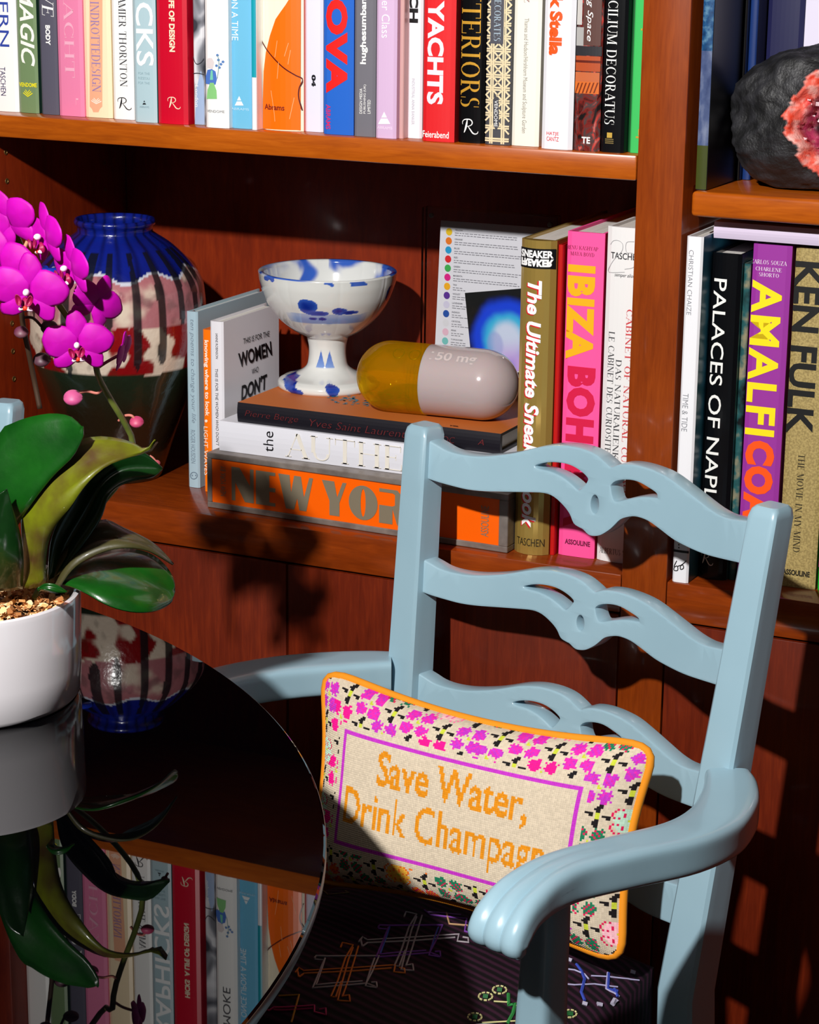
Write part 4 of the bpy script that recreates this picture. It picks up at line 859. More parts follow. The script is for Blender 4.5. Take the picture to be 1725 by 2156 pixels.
    for y in range(NY + 1):
        for x in range(NX + 1):
            u, v = x / NX, y / NY; V.append(seam(u, v) + ez * (bul(u, v) - .0004))
    lo_n = len(V); base_cols = []
    for y in range(NY):
        for x in range(NX):
            u, v = (x + .5) / NX, (y + .5) / NY; c = lin(grid[y][x] or CRM); j_ = rr.uniform(.9, 1.08); c = tuple(min(1, q * j_) for q in c[:3])
            # slanted oval tent stitch: two raised points
            p1 = seam((x + .3) / NX, (y + .28) / NY) + ez * (bul(u, v) + .0007); p2 = seam((x + .7) / NX, (y + .72) / NY) + ez * (bul(u, v) + .0007)
            k = len(V); V += [p1, p2]; a, b_, c_, d = y * (NX + 1) + x, y * (NX + 1) + x + 1, (y + 1) * (NX + 1) + x + 1, (y + 1) * (NX + 1) + x
            F += [(a, b_, k), (b_, k + 1, k), (b_, c_, k + 1), (c_, d, k + 1), (d, k, k + 1), (d, a, k)]; cols += [c] * 6
    me = mesh([p - base for p in V], F); at = me.color_attributes.new('Col', 'FLOAT_COLOR', 'CORNER'); buf = []
    for c in cols: buf += [c[0], c[1], c[2], 1.0] * 3
    at.data.foreach_set('color', buf); me.shade_smooth()
    o = link('needlepoint_stitches', me, attr_mat('wool_stitch', .8, spec=.25), C, label='cream ground with pink, green and black stitched flowers'); o['kind'] = 'stuff'
    V = []; F = []; N = 40
    for y in range(N + 1):
        for x in range(N + 1): u, v = x / N, y / N; V.append(seam(u, v) - ez * bul(u, v) * .8 - base)
    for y in range(N):
        for x in range(N): a = y * (N + 1) + x; F.append((a, a + N + 1, a + N + 2, a + 1))
    link('cushion_back', mesh(V, F), mat('orange_velvet', (226, 138, 10), .9), C, smooth=2)
    P = [seam(t / 30, 0) for t in range(30)] + [seam(1, t / 20) for t in range(20)] + [seam(1 - t / 30, 1) for t in range(30)] + [seam(0, 1 - t / 20) for t in range(20)]
    P = [p - base for p in P]
    for _ in range(2): P = [(P[i - 1] + P[i] * 2 + P[(i + 1) % len(P)]) / 4 for i in range(len(P))]
    link('piping', tubem([p + ez * .001 for p in P], .0042, 10, True), mat('orange_piping', (232, 142, 8), .8), C, smooth=2, label='orange corded edge')

# ------------------------------------------------------------------ ceramics and objects on the lower shelf
def smooth_profile(P, n=6):
    return [(p.x, p.y) for p in catmull([(a, b, 0) for a, b in P], n)]
def build_vase():
    o = thing('vase', 'round ceramic vase, blue shoulder over pink, cream and red bands with black drips', 'vase', (-.6605, .107, ZC + .0006))
    pr = smooth_profile([(.047, .0), (.050, .004), (.064, .045), (.0796, .088), (.0877, .113), (.095, .135), (.1015, .165), (.102, .193), (.1008, .212), (.0975, .229), (.086, .247), (.0655, .267), (.048, .279), (.0425, .283)], 9)
    pr += [(.0428, .290), (.0455, .2915), (.0462, .295), (.0445, .298), (.041, .2975), (.0395, .292), (.0395, .28), (.06, .262), (.085, .235), (.09, .2), (.08, .12), (.03, .02)]
    me = lathem(pr, 340)
    BLU, DBL, WH, PNK, CRM, RED, GRN, BRN, BLK_ = [lin(c)[:3] for c in ((14, 32, 132), (6, 8, 26), (205, 208, 220), (176, 110, 116), (222, 204, 184), (134, 12, 16), (30, 40, 26), (36, 26, 14), (16, 20, 24))]
    rr = random.Random(5); drips = [(-2.95 + .27 * k + rr.uniform(-.05, .05), rr.uniform(.135, .20), rr.uniform(.045, .085)) for k in range(24)]
    def f(p):
        a = math.atan2(p.y, p.x); z = p.z; n1 = fbm((p.x, p.y, p.z), 22, 4); n2 = fbm((p.x + 3, p.y, p.z), 60, 3); n3 = fbm((p.x, p.y + 5, p.z), 11, 2)
        lp = .245 + .005 * sin(a * 9) + .003 * n1
        if z > lp: c = mixc(BLU, DBL, .15 + .5 * n3 + .6 * sin(a * 11 + n3) ** 6); 
        elif z > lp - .003: c = WH
        elif z > .19 + .008 * n1:
            c = mixc(PNK, CRM, sstep(-.1, .6, n1 + .4 * n3)); c = mixc(c, lin((120, 84, 86))[:3], sstep(.0, .5, n2) * .6)
        elif z > .136 + .003 * n1:
            cell = fbm((a * .10, 0, z), 30, 2) + .3 * n1 + .06; c = mixc(CRM, RED, sstep(-.02, .1, cell)); c = mixc(c, GRN, sstep(.25, .5, n2) * .3)
        else: c = mixc(GRN, BRN, sstep(.13, .08, z) + .3 * n1)
        for da, dz, dw in drips:
            d = abs((a - da + pi) % (2 * pi) - pi)
            wv = dw * (1 + .25 * n1) * (1 if z > dz + .01 else max(0, (z - dz + .004) / .014)) ** .5
            if .05 < z < .268 and z > dz - .004 and d < wv: c = mixc(c, BLK_, .92)
        return c
    vcol(me, f)
    link('vase_body', me, attr_mat('vase_glaze', .22, .5, bump=.25, bscale=160, bdist=.002), o, smooth=2)
    bl = mat('blue_glaze', (30, 60, 190), .1, 0, .5, .8)
    P = [Vector((-.012 + .01 * sin(t * .7), -.093 + .0017 * t, .243 - .0018 * t)) for t in range(7)]
    for da in (-1.95, -1.6):                                                   # small applied loops on the shoulder
        Q = [Vector((cos(da) * (.0865 + .012 * sin(pi * t / 8)) + -.010 * cos(pi * t / 8) * sin(da), sin(da) * (.0865 + .012 * sin(pi * t / 8)) + .010 * cos(pi * t / 8) * cos(da), .248)) for t in range(9)]
        link('lug_handle', tubem(catmull(Q, 3), .004, 10), bl, o, smooth=2)
BOWL_Y = .165
def build_bowl():
    zt = .861; c0 = onY(690, 700, BOWL_Y); zr = onY(693, 569, BOWL_Y).z; H = zr - zt
    o = thing('footed_bowl', 'white porcelain footed bowl painted with blue strokes, standing on the stacked books', 'bowl', (c0.x, BOWL_Y, zt))
    k = H / .128
    pr = smooth_profile([(.054, .0), (.0565, .003), (.0555, .008), (.050, .0115)], 4) + smooth_profile([(.0495, .0117), (.036, .0155), (.0245, .023), (.0215, .033), (.0212, .045), (.0235, .0555)], 6) + smooth_profile([(.0245, .0565), (.042, .066), (.059, .081), (.070, .098), (.0755, .114), (.0775, .1265)], 22)
    n_out = len(pr) * 360
    pr += [(.0775, .1275), (.076, .1285), (.0725, .128)] + smooth_profile([(.071, .126), (.068, .112), (.060, .094), (.045, .078), (.02, .069), (.0005, .0675)], 14)
    pr = [(r, z * k) for r, z in pr]
    me = lathem(pr, 360, scal=lambda a, r, z: 1 + (.010 * (abs(sin(a * 4 + .5)) ** .35 - .8) if .062 * k < z else 0))
    WH, LB, MB_, DB = [lin(c)[:3] for c in ((222, 224, 220), (130, 160, 214), (54, 96, 190), (12, 38, 140))]
    A0 = math.atan2(-2.24, 1.134); cnt = [0]
    def f(p):
        a = (math.atan2(p.y, p.x) - A0 + pi) % (2 * pi) - pi; z = p.z / k; r = math.hypot(p.x, p.y); n = fbm(p, 45, 3); c = WH
        cnt[0] += 1; inner = cnt[0] > n_out
        if inner or z > .1268:
            w_ = fbm(p, 14, 2); q = fbm((p.x + .03 * w_, p.y * .55 + .02 * w_, p.z * .6), 26, 3); 
            c = mixc(WH, MB_, sstep(-.22, .16, q + .14 * cos(a * 1.5 + 2.2))); c = mixc(c, DB, sstep(.35, .7, q + .3 * n)); return c
        if z > .058:
            if abs(a) < .75 and .079 < z < .0905 + .002 * n: c = mixc(LB, WH, sstep(.084, .0905, z) * .3 + .5 * sstep(.55, .75, abs(a)) + sstep(.0805, .079, z))
            for (ca, cz, ra, rz) in ((-.30, .0985, .16, .0085), (-.16, .0925, .22, .003), (.20, .0945, .13, .004), (.36, .093, .16, .002), (-.25, .086, .075, .0018), (-.08, .086, .07, .0018), (-1.45, .108, .10, .010), (1.22, .107, .14, .009), (1.52, .107, .07, .010)):
                d = ((a - ca) / ra) ** 2 + ((z - cz) / rz) ** 2 + .55 * n
                if d < 1: c = mixc(DB, MB_, sstep(-.2, 1, d) * .8)
            if z > .1225 and n + .5 * sin(a * 5) > .45: c = MB_
        elif .026 < z < .045:
            for ca in (-.35, .12):
                if abs(a - ca) < .26 * (1 - (z - .024) / .020): c = mixc(LB, MB_, (z - .024) / .02)
        elif z < .016 and r > .034 and fbm(p, 38, 2) > .36: c = mixc(MB_, DB, .4 + n)
        return c
    vcol(me, f); link('bowl_body', me, attr_mat('porcelain_glaze', .1, .8), o, smooth=2)
def build_capsule():
    zt = .861; r = .038; c = onZ(921, 801, zt + r); yaw = .07
    o = thing('resin_capsule', 'large resin pill, half clear amber and half milky white, lying on the book stack', 'capsule ornament', (c.x, c.y, zt + r + .0003), yaw)
    hl = .0525; sp = -.008
    def half(sgn):
        pr = []
        n = 16
        for i in range(n): t = pi / 2 * i / (n - 1); pr.append((r * sin(t) + 1e-4, sgn * (hl + r * cos(t))))
        pr.append((r, sgn * (hl * .5))); pr.append((r, sp)); pr.append((.0005, sp))
        me = lathem(pr, 96, 'x'); bm = bmesh.new(); bm.from_mesh(me); bmesh.ops.recalc_face_normals(bm, faces=bm.faces[:]); bm.to_mesh(me); bm.free(); return me
    am = mat('amber_resin', (255, 200, 10), .04, 0, .5); b = am.node_tree.nodes['Principled BSDF']
    b.inputs['Transmission Weight'].default_value = 1; b.inputs['IOR'].default_value = 1.36; b.inputs['Base Color'].default_value = (1.0, .70, .012, 1)
    out = am.node_tree.nodes['Material Output']; tr = nd(am, 'ShaderNodeBsdfTransparent'); tr.inputs[0].default_value = (1.0, .78, .10, 1)
    tl_ = nd(am, 'ShaderNodeBsdfDiffuse'); tl_.inputs[0].default_value = (1.0, .62, .005, 1); mx = nd(am, 'ShaderNodeMixShader'); mx.inputs[0].default_value = .55; mx2 = nd(am, 'ShaderNodeMixShader'); mx2.inputs[0].default_value = .13
    lk(am, b.outputs[0], mx.inputs[1]); lk(am, tr.outputs[0], mx.inputs[2]); lk(am, mx.outputs[0], mx2.inputs[1]); lk(am, tl_.outputs[0], mx2.inputs[2]); lk(am, mx2.outputs[0], out.inputs[0])
    link('amber_half', half(-1), am, o, smooth=True, label='clear golden amber resin')
    wm = mat('milky_resin', (186, 170, 170), .12, 0, .5, .5); wm.node_tree.nodes['Principled BSDF'].inputs['Subsurface Weight'].default_value = .5; wm.node_tree.nodes['Principled BSDF'].inputs['Subsurface Scale'].default_value = .01
    link('white_half', half(1), wm, o, smooth=True, label='frosted milky white resin')
    V, F, _ = glyphs('150 mg', .02)
    def wrap(x0, x1, t0, t1):
        def g(a, b_):
            t = t0 + (t1 - t0) * b_; return Vector((x0 + (x1 - x0) * a, -(r + .0002) * cos(t), (r + .0002) * sin(t)))
        return g
    P2 = V; bmm = flat_mesh(P2, F, wrap(.0, .052, .72, 1.12), [k / 12 for k in range(1, 12)]); link('engraving', bmm, mat('engraving_white', (206, 190, 188), .5), o)
    for k in range(2):
        Q = [Vector((-.036 + k * .018 + .006 * cos(t), -(r * .98) * cos(.95 + .18 * sin(t)), (r * .98) * sin(.95 + .18 * sin(t)))) for t in [2 * pi * i / 20 for i in range(20)]]
        link('engraved_ring', tubem(Q, .0006, 6, True), mat('engraving_amber', (120, 70, 4), .3), o)
def acrylic():
    m = mat('clear_acrylic', (255, 255, 255), .02)
    if not m.get('d'):
        m['d'] = 1; out = m.node_tree.nodes['Material Output']; gl = nd(m, 'ShaderNodeBsdfGlossy'); gl.inputs['Roughness'].default_value = .02; tr = nd(m, 'ShaderNodeBsdfTransparent'); tr.inputs[0].default_value = (.97, .97, .97, 1)
        fr = nd(m, 'ShaderNodeFresnel'); fr.inputs[0].default_value = 1.35; mx = nd(m, 'ShaderNodeMixShader'); lk(m, fr.outputs[0], mx.inputs[0]); lk(m, tr.outputs[0], mx.inputs[1]); lk(m, gl.outputs[0], mx.inputs[2]); lk(m, mx.outputs[0], out.inputs[0])
    return m
def build_frame():
    Y = .20; x0, x1, z0, z1 = -.321, -.162, .8613, 1.0665
    o = thing('acrylic_frame', 'clear acrylic block frame holding a colour chart and a glowing portrait photo', 'frame', (x0, Y, z0))
    Wd = x1 - x0; H = z1 - z0; ac = acrylic()
    box('front_sheet', (0, Wd, 0, .007, 0, H), ac, o, .0008, 1); box('back_sheet', (0, Wd, .0095, .0165, 0, H), ac, o, .0008, 1)
    for (x, z) in ((.009, H - .009), (Wd - .009, H - .009), (.009, .009), (Wd - .009, .009)):
        me = lathem([(.0028, 0), (.0028, .0015), (.0022, .002)], 16); me.transform(Matrix.Rotation(pi / 2, 4, 'X')); 
        for v in me.vertices: v.co += Vector((x, .0072, z))
        link('corner_magnet', me, mat('magnet_nickel', (120, 112, 106), .4, .3), o)
    px = lambda a, b_: (onY(a, b_, Y).x - x0, onY(a, b_, Y).z - z0)
    a = px(922, 466); b_ = px(1092, 488); c = px(908, 770); w_ = .128
    V = [(a[0], .0082, a[1]), (a[0] + w_, .0082, a[1] + .001), (c[0] + w_, .0082, .03), (c[0], .0082, .03), (a[0], .009, a[1]), (a[0] + w_, .009, a[1] + .001), (c[0] + w_, .009, .03), (c[0], .009, .03)]
    link('chart_sheet', mesh(V, [(0, 3, 2, 1), (4, 5, 6, 7), (0, 1, 5, 4), (1, 2, 6, 5), (2, 3, 7, 6), (3, 0, 4, 7)]), mat('chart_paper', (232, 232, 240), .7), o)
    COLS = [(240, 200, 20), (240, 124, 20), (20, 160, 216), (230, 30, 40), (60, 180, 80), (230, 20, 140), (250, 180, 20), (90, 40, 150), (216, 212, 236), (26, 80, 170), (226, 226, 232), (236, 190, 210), (120, 200, 196)]
    NM = ['YELLOW', 'ORANGE', 'BLUE', 'RED', 'GREEN', 'MAGENTA', 'TAN', 'VIOLET', 'LAVENDER', 'INDIGO', 'CRYSTAL', 'PINK', 'TURQUOISE']
    GT = mat('chart_print', (130, 130, 138), .8); lv = []; lf = []; rr = random.Random(2)
    for i, cc in enumerate(COLS):
        cx_, cy_ = px(939.5 - .7 * i, 490 + 19.2 * i); n = 20
        P = [(cx_ + .0038 * cos(2 * pi * t / n), cy_ + .0041 * sin(2 * pi * t / n)) for t in range(n)]
        link('colour_dot', mesh([(p[0], .0080, p[1]) for p in P], [tuple(range(n))]), mat('dot_%d' % i, cc, .6), o)
        V_, F_, _ = glyphs(NM[i], .03); P2 = place2d(V_, (cx_ + .007, cx_ + .007 + .0016 * len(NM[i]), cy_ + .0015, cy_ + .0034), 'h'); k = len(lv); lv += P2; lf += [tuple(q + k for q in f) for f in F_]
        for r_ in range(2):
            x = cx_ + .007; xe = cx_ + (.088 if i < 6 else .026 if i < 12 else .03); z = cy_ - .0012 - .0024 * r_
            xe -= rr.random() * .012
            while x < xe:
                l_ = rr.uniform(.002, .005); k = len(lv); lv += [(x, z), (x + l_, z), (x + l_, z + .0008), (x, z + .0008)]; lf.append((k, k + 1, k + 2, k + 3)); x += l_ + .001
    link('chart_text', flat_mesh(lv, lf, lambda u, v: Vector((u, .0080, v))), GT, o)
    N = 40; t0 = px(973, 619); t1 = px(1100, 609); b0 = px(990, 790)
    V = []; F = []
    for j in range(N + 1):
        for i in range(N + 1):
            u, v = i / N, j / N; V.append((t0[0] + (t1[0] - t0[0]) * u + (b0[0] - t0[0]) * v, .0077, t0[1] + (t1[1] - t0[1]) * u + (b0[1] - t0[1]) * v))
    for j in range(N):
        for i in range(N): a_ = j * (N + 1) + i; F.append((a_, a_ + N + 1, a_ + N + 2, a_ + 1))
    me = mesh(V, F); K, B_, CY, PW, LV = [lin(c)[:3] for c in ((10, 14, 16), (20, 70, 230), (60, 190, 236), (214, 226, 250), (206, 170, 240))]
    st = {}
    for j in range(N + 1):
        for i in range(N + 1):
            u, v = i / N, j / N; d = math.hypot((u - .62) * 1.0, (v - .62) * 1.15) + .03 * fbm((u, v, 0), 4); c_ = mixc(PW, CY, sstep(.18, .34, d)); c_ = mixc(c_, B_, sstep(.32, .46, d)); c_ = mixc(c_, K, sstep(.5, .66, d)); c_ = mixc(c_, LV, sstep(.55, .9, v) * sstep(.3, .6, u)); 
            hd = math.hypot((u - .42) / .14, (v - .66) / .17); c_ = mixc(c_, lin((150, 160, 225))[:3], .55 * sstep(1.1, .8, hd)); c_ = mixc(c_, lin((130, 120, 225))[:3], .7 * sstep(.8, .95, v) * sstep(.75, .5, abs(u - .4) * 2)); st[j * (N + 1) + i] = c_
    at = me.color_attributes.new('Col', 'FLOAT_COLOR', 'POINT'); buf = []
    for q in range(len(V)): buf += [*st[q], 1.0]
    at.data.foreach_set('color', buf); link('portrait_photo', me, attr_mat('instant_photo', .4), o, label='blue aura portrait print')

def build_right_shelf():
    GU = 'upright books behind the rock'; z = 1.1325
    b = Book('book', 'tall book with a blue and white ocean photograph and olive foot on its spine', (1465, 395), (1491, 397), y=.010, z=z, h=.30, d=.24, color=(30, 36, 44), side=(24, 30, 40), group=GU, left=.0560, right=.0672)
    oc = noisy('ocean_photograph', [(0.3, (40, 56, 100)), (0.5, (74, 88, 126)), (0.7, (124, 134, 160))], scale=(1, 1, .5), nscale=90, detail=5, rough=.3); oc2 = noisy('surf_photograph', [(0.3, (8, 34, 74)), (0.5, (26, 76, 122)), (0.64, (88, 130, 160))], nscale=120, detail=5, rough=.3)
    H_ = b.h; b.poly([(0, .042), (b.t, .042), (b.t, .13), (0, .13)], None, 'spine_photo', 0, m=oc, world=True); b.poly([(0, .13), (b.t, .13), (b.t, H_), (0, H_)], None, 'spine_photo', 0, m=oc2, world=True); b.poly([(0, .0), (b.t, .0), (b.t, .042), (0, .042)], (62, 70, 24), 'spine_foot', 0, world=True)
    b = Book('book', 'very thin black book between the ocean spine and the blue paperback', (1520, 396), (1554, 400), y=.100, z=z, h=.24, d=.15, color=(4, 4, 6), side=(8, 9, 14), group=GU, left=.0676, right=.0692)
    b = Book('book', 'blue paperback lettered Love Letters of Great in white italics', (1562, 398), (1590, 400), y=.108, z=z, h=.25, d=.13, color=(22, 50, 108), side=(12, 24, 52), group=GU, left=.0696, right=.0796)
    b.text('The Love Letters of Great Men', (1566, -140, 1580, 190), color=(226, 232, 242), shear=.35)
    b = Book('book', 'thick navy blue book standing behind the rock', (1600, 400), (1640, 402), y=.137, z=z, h=.29, d=.14, color=(32, 33, 72), side=(32, 33, 72), group=GU, left=.0800, right=.1172)
    b = Book('book', 'pale lavender white book behind the rock at the right edge', (1698, 402), (1760, 404), y=.138, z=z, h=.26, d=.13, color=(226, 220, 240), group=GU, left=.1172, right=.24)
    # the rock
    c = onY(1722, 240, .072); o = thing('geode', 'rough black rock opened to coral pink crystals around a dark hollow', 'rock', (c.x, .072, 1.1325))
    bm = bmesh.new(); bmesh.ops.create_icosphere(bm, subdivisions=6, radius=1)
    ax = Vector((.28, -.93, .10)).normalized(); sx = Vector((0, 0, 1)).cross(ax).normalized() * -1; sy = ax.cross(sx).normalized()
    if sx.x < 0: sx = -sx
    if sy.z < 0: sy = -sy
    info = {}
    KB, KG, CO, OR_, PP, MG, HOLE_SHADE = [lin(q)[:3] for q in ((15, 15, 17), (38, 38, 42), (240, 104, 86), (226, 60, 30), (240, 170, 160), (176, 50, 90), (4, 2, 3))]
    for v in bm.verts:
        n = v.co.copy(); r = 1 + .17 * fbm(n + Vector((.7, 0, .3)), 1.1, 2) + .05 * fbm(n, 3, 3) + .012 * fbm(n, 14, 3)
        p = Vector((n.x * .087 * r, n.y * .046 * r, n.z * .066 * r))
        if n.x < 0: p.x -= .008 * sstep(.2, -.6, n.z) * sstep(0, -.6, n.x)
        if n.z < -.4: p.z = max(p.z, -.0640 - .001 * noise.noise(n * 5))
        q = p - Vector((.037, -.042, .004)); u_ = q.dot(sx); w_ = q.dot(sy); rho = math.hypot(u_ / .052, w_ / .054) + .14 * fbm(n, 3.5, 2)
        col = mixc(KB, KG, sstep(-.3, .6, fbm(n, 6, 4)))
        if n.dot(ax) > .15 and rho < 1:
            t = 1 - rho; dep = .050 * sstep(0, .75, t) ** .8; cr = abs(noise.noise(n * 16)) * .010 + abs(noise.noise(n * 30)) * .004
            p -= ax * (dep - cr * sstep(.05, .3, t) - .002 * sstep(.12, 0, t))
            n5 = fbm(n, 9, 3); col = mixc(CO, OR_, sstep(.05, .4, n5)); col = mixc(col, PP, sstep(.0, .35, fbm(n + Vector((2, 0, 0)), 8, 3))); col = mixc(col, MG, sstep(.22, .4, t)); col = mixc(col, PP, sstep(.2, .5, fbm(n, 22, 2)) * .5 * sstep(.2, .3, t)); col = mixc(col, HOLE_SHADE, sstep(.48, .62, t))  # deepest part painted near black, standing in for shade in the hollow
        info[v.index] = col; v.co = p + Vector((0, 0, .0655))
    me = bpy.data.meshes.new('mesh'); bm.to_mesh(me); bm.free()
    at = me.color_attributes.new('Col', 'FLOAT_COLOR', 'POINT'); buf = []
    for i in range(len(me.vertices)): buf += [*info[i], 1.0]
    at.data.foreach_set('color', buf); link('rock_shell', me, attr_mat('rock_surface', .55, 0, bump=.45, bscale=420, bdist=.0015, spec=.6), o, smooth=2)
    cm = mat('pale_crystal', (236, 214, 220), .1, 0, .6, .5); rr = random.Random(4)
    V = []; F = []
    for k in range(60):
        a = rr.uniform(0, 2 * pi); rh = rr.uniform(.25, .8); ctr = Vector((.037, -.042, .0695)) + sx * .05 * rh * cos(a) + sy * .05 * rh * sin(a) + ax * (-.018 - .03 * (1 - rh)); s_ = rr.uniform(.0012, .003); d_ = (Vector((rr.uniform(-1, 1), rr.uniform(-1, 1), rr.uniform(-1, 1))) + ax * 1.2).normalized(); e = d_.orthogonal().normalized() * s_; g = d_.cross(e)
        k0 = len(V); V += [ctr + e, ctr + g, ctr - e, ctr - g, ctr + d_ * s_ * 2.4]; F += [(k0, k0 + 1, k0 + 4), (k0 + 1, k0 + 2, k0 + 4), (k0 + 2, k0 + 3, k0 + 4), (k0 + 3, k0, k0 + 4)]
    link('crystals', mesh(V, F), cm, o)['kind'] = 'stuff'

# ------------------------------------------------------------------ orchid
PC = Vector((-.379, -.576, .740)); FW = Vector((-.4276, .9040, 0)).normalized(); RT = Vector((.9040, .4276, 0)).normalized()
def pl(px, py, d=0.0):
    r = ray(px, py); p0 = PC + FW * d; return CAM + r * ((p0 - CAM).dot(FW) / r.dot(FW))
def build_orchid():
    pot = thing('flower_pot', 'round glossy white ceramic pot on the black table', 'pot', PC)
    link('pot_body', lathem([(.088, 0), (.0925, .001), (.0955, .005), (.0968, .03), (.098, .088), (.0972, .0918), (.0945, .093), (.0922, .0915), (.091, .08), (.089, .01), (.0, .008)], 160), mat('white_glaze', (222, 218, 222), .12, 0, .5, .7), pot, smooth=True)
    # bark chips
    rr = random.Random(9); V = []; F = []; cols = []
    for k in range(2600):
        a = rr.uniform(0, 2 * pi); r = .088 * sqrt(rr.random()); z = .078 + rr.uniform(-.004, .007) + .004 * (1 - r / .09); c = Vector((r * cos(a), r * sin(a), z)); L = rr.uniform(.003, .010); w_ = rr.uniform(.0010, .0026)
        d = Vector((rr.uniform(-1, 1), rr.uniform(-1, 1), rr.uniform(-.6, .6))).normalized(); e = d.cross(Vector((rr.uniform(-1, 1), rr.uniform(-1, 1), 1))).normalized(); k0 = len(V); bd = d.cross(e) * rr.uniform(-.3, .3) * L
        V += [c - d * L / 2 - e * w_, c - d * L / 2 + e * w_, c + bd - e * w_ * 1.2, c + bd + e * w_ * 1.2, c + d * L / 2 - e * w_ * .6, c + d * L / 2 + e * w_ * .6]; F += [(k0, k0 + 2, k0 + 3, k0 + 1), (k0 + 2, k0 + 4, k0 + 5, k0 + 3)]
        cc = lin(rr.choice([(244, 196, 138), (228, 170, 108), (250, 212, 160), (170, 108, 56), (214, 152, 88)])); cols += [cc] * 6
    me = mesh(V, F); at = me.color_attributes.new('Col', 'FLOAT_COLOR', 'POINT'); buf = []
    for c in cols: buf += [c[0], c[1], c[2], 1.0]
    at.data.foreach_set('color', buf); link('bark_chips', me, attr_mat('bark_chip', .85), pot, label='tan shredded bark chips')['kind'] = 'stuff'
    link('soil', lathem([(.0905, .070), (.0905, .077), (.0, .080)], 48), mat('dark_bark', (58, 34, 16), .9), pot)
    O = thing('orchid', 'magenta moth orchid with broad green leaves growing in the white pot', 'orchid', PC + Vector((0, 0, .08)))
    org = O.location.copy()
    def leafm(A, M, B_, n=26, m_=9, thick=.0016, name='leaf', mt=None, label=None):
        A, M, B_ = [resamp([pl(*p) - org for p in q], n) for q in (A, M, B_)]; V = []; F = []
        for i in range(n):
            for j in range(m_):
                t = j / (m_ - 1) * 2 - 1
                if t <= 0: p = M[i].lerp(A[i], -t)
                else: p = M[i].lerp(B_[i], t)
                # plump halves either side of the keel
                nn = (A[i] - B_[i]).cross(M[min(i + 1, n - 1)] - M[max(i - 1, 0)]); 
                if nn.length > 1e-9:
                    nn.normalize()
                    if nn.dot(RZ) < 0: nn = -nn
                    p = p + nn * .0035 * sin(pi * abs(t)) * sin(pi * min(1, i / (n - 1) + .1))
                V.append(p)
        for i in range(n - 1):
            for j in range(m_ - 1): a = i * m_ + j; F.append((a, a + 1, a + 1 + m_, a + m_))
        me = mesh(V, F); bm = bmesh.new(); bm.from_mesh(me); bmesh.ops.remove_doubles(bm, verts=bm.verts[:], dist=.0001); bmesh.ops.solidify(bm, geom=bm.faces[:], thickness=thick); bmesh.ops.recalc_face_normals(bm, faces=bm.faces[:]); bm.to_mesh(me); bm.free()
        return link(name, me, mt, O, label, smooth=2)
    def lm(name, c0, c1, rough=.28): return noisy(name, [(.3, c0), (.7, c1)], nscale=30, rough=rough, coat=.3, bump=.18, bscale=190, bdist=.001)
    G1 = lm('leaf_green', (8, 58, 12), (20, 84, 18)); G2 = lm('leaf_olive', (74, 50, 24), (112, 122, 10), .4); G3 = lm('leaf_painted_shade', (8, 36, 10), (14, 56, 14)); G4 = lm('leaf_underside', (56, 52, 26), (72, 68, 34), .5)  # G3 is a darker leaf green with the shade of the inner leaves painted in
    leafm([(-60, 1120, -.02), (-30, 1000, -.03), (0, 910, -.025), (22, 893, -.025), (55, 880, -.03), (99, 871, -.035), (132, 872, -.038), (154, 880, -.044), (174, 899, -.05)],
          [(-50, 1180, -.01), (-25, 1100, -.03), (0, 1055, -.035), (50, 1012, -.04), (100, 968, -.045), (140, 932, -.048), (173, 897, -.052)],
          [(-20, 1230, .0), (0, 1170, -.01), (30, 1120, -.02), (60, 1070, -.045), (110, 1005, -.050), (150, 965, -.052), (168, 935, -.052), (176, 915, -.052), (175, 900, -.052)], mt=G1, label='large glossy mid green leaf')
    leafm([(50, 1238, -.02), (46, 1170, -.02), (46, 1110, -.022), (47, 1060, -.02), (64, 1012, -.02), (95, 967, -.02), (140, 936, -.022), (190, 920, -.025), (235, 920, -.025), (280, 931, -.025), (305, 944, -.025), (322, 939, -.03), (327, 925, -.03)],
          [(72, 1238, -.02), (58, 1140, -.038), (72, 1085, -.045), (108, 1050, -.052), (150, 1022, -.055), (200, 985, -.052), (250, 962, -.045), (300, 951, -.034), (327, 926, -.03)],
          [(96, 1230, -.02), (97, 1180, -.03), (104, 1135, -.045), (122, 1100, -.055), (148, 1068, -.062), (170, 1035, -.062), (196, 1004, -.06), (228, 980, -.052), (268, 965, -.043), (298, 957, -.032), (318, 945, -.03), (327, 927, -.03)], mt=G2, label='olive yellow leaf with curled tip')
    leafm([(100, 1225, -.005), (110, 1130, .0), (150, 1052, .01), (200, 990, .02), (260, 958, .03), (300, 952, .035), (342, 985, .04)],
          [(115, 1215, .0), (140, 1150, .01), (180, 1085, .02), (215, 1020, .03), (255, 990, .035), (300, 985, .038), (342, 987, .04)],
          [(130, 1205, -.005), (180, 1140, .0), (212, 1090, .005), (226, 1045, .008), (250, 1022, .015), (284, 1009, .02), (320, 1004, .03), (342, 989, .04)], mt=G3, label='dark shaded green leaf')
    leafm([(100, 1225, .0), (130, 1160, .01), (165, 1125, .02), (214, 1093, .03), (260, 1110, .035), (310, 1134, .035), (340, 1157, .035), (366, 1186, .035)],
          [(110, 1232, .0), (150, 1175, .0), (200, 1140, .01), (260, 1135, .015), (310, 1148, .02), (340, 1165, .03), (366, 1187, .035)],
          [(120, 1240, -.01), (160, 1192, -.01), (220, 1160, -.005), (270, 1152, .0), (310, 1158, .01), (340, 1172, .02), (366, 1188, .035)], mt=G4, label='dull olive leaf seen from below')
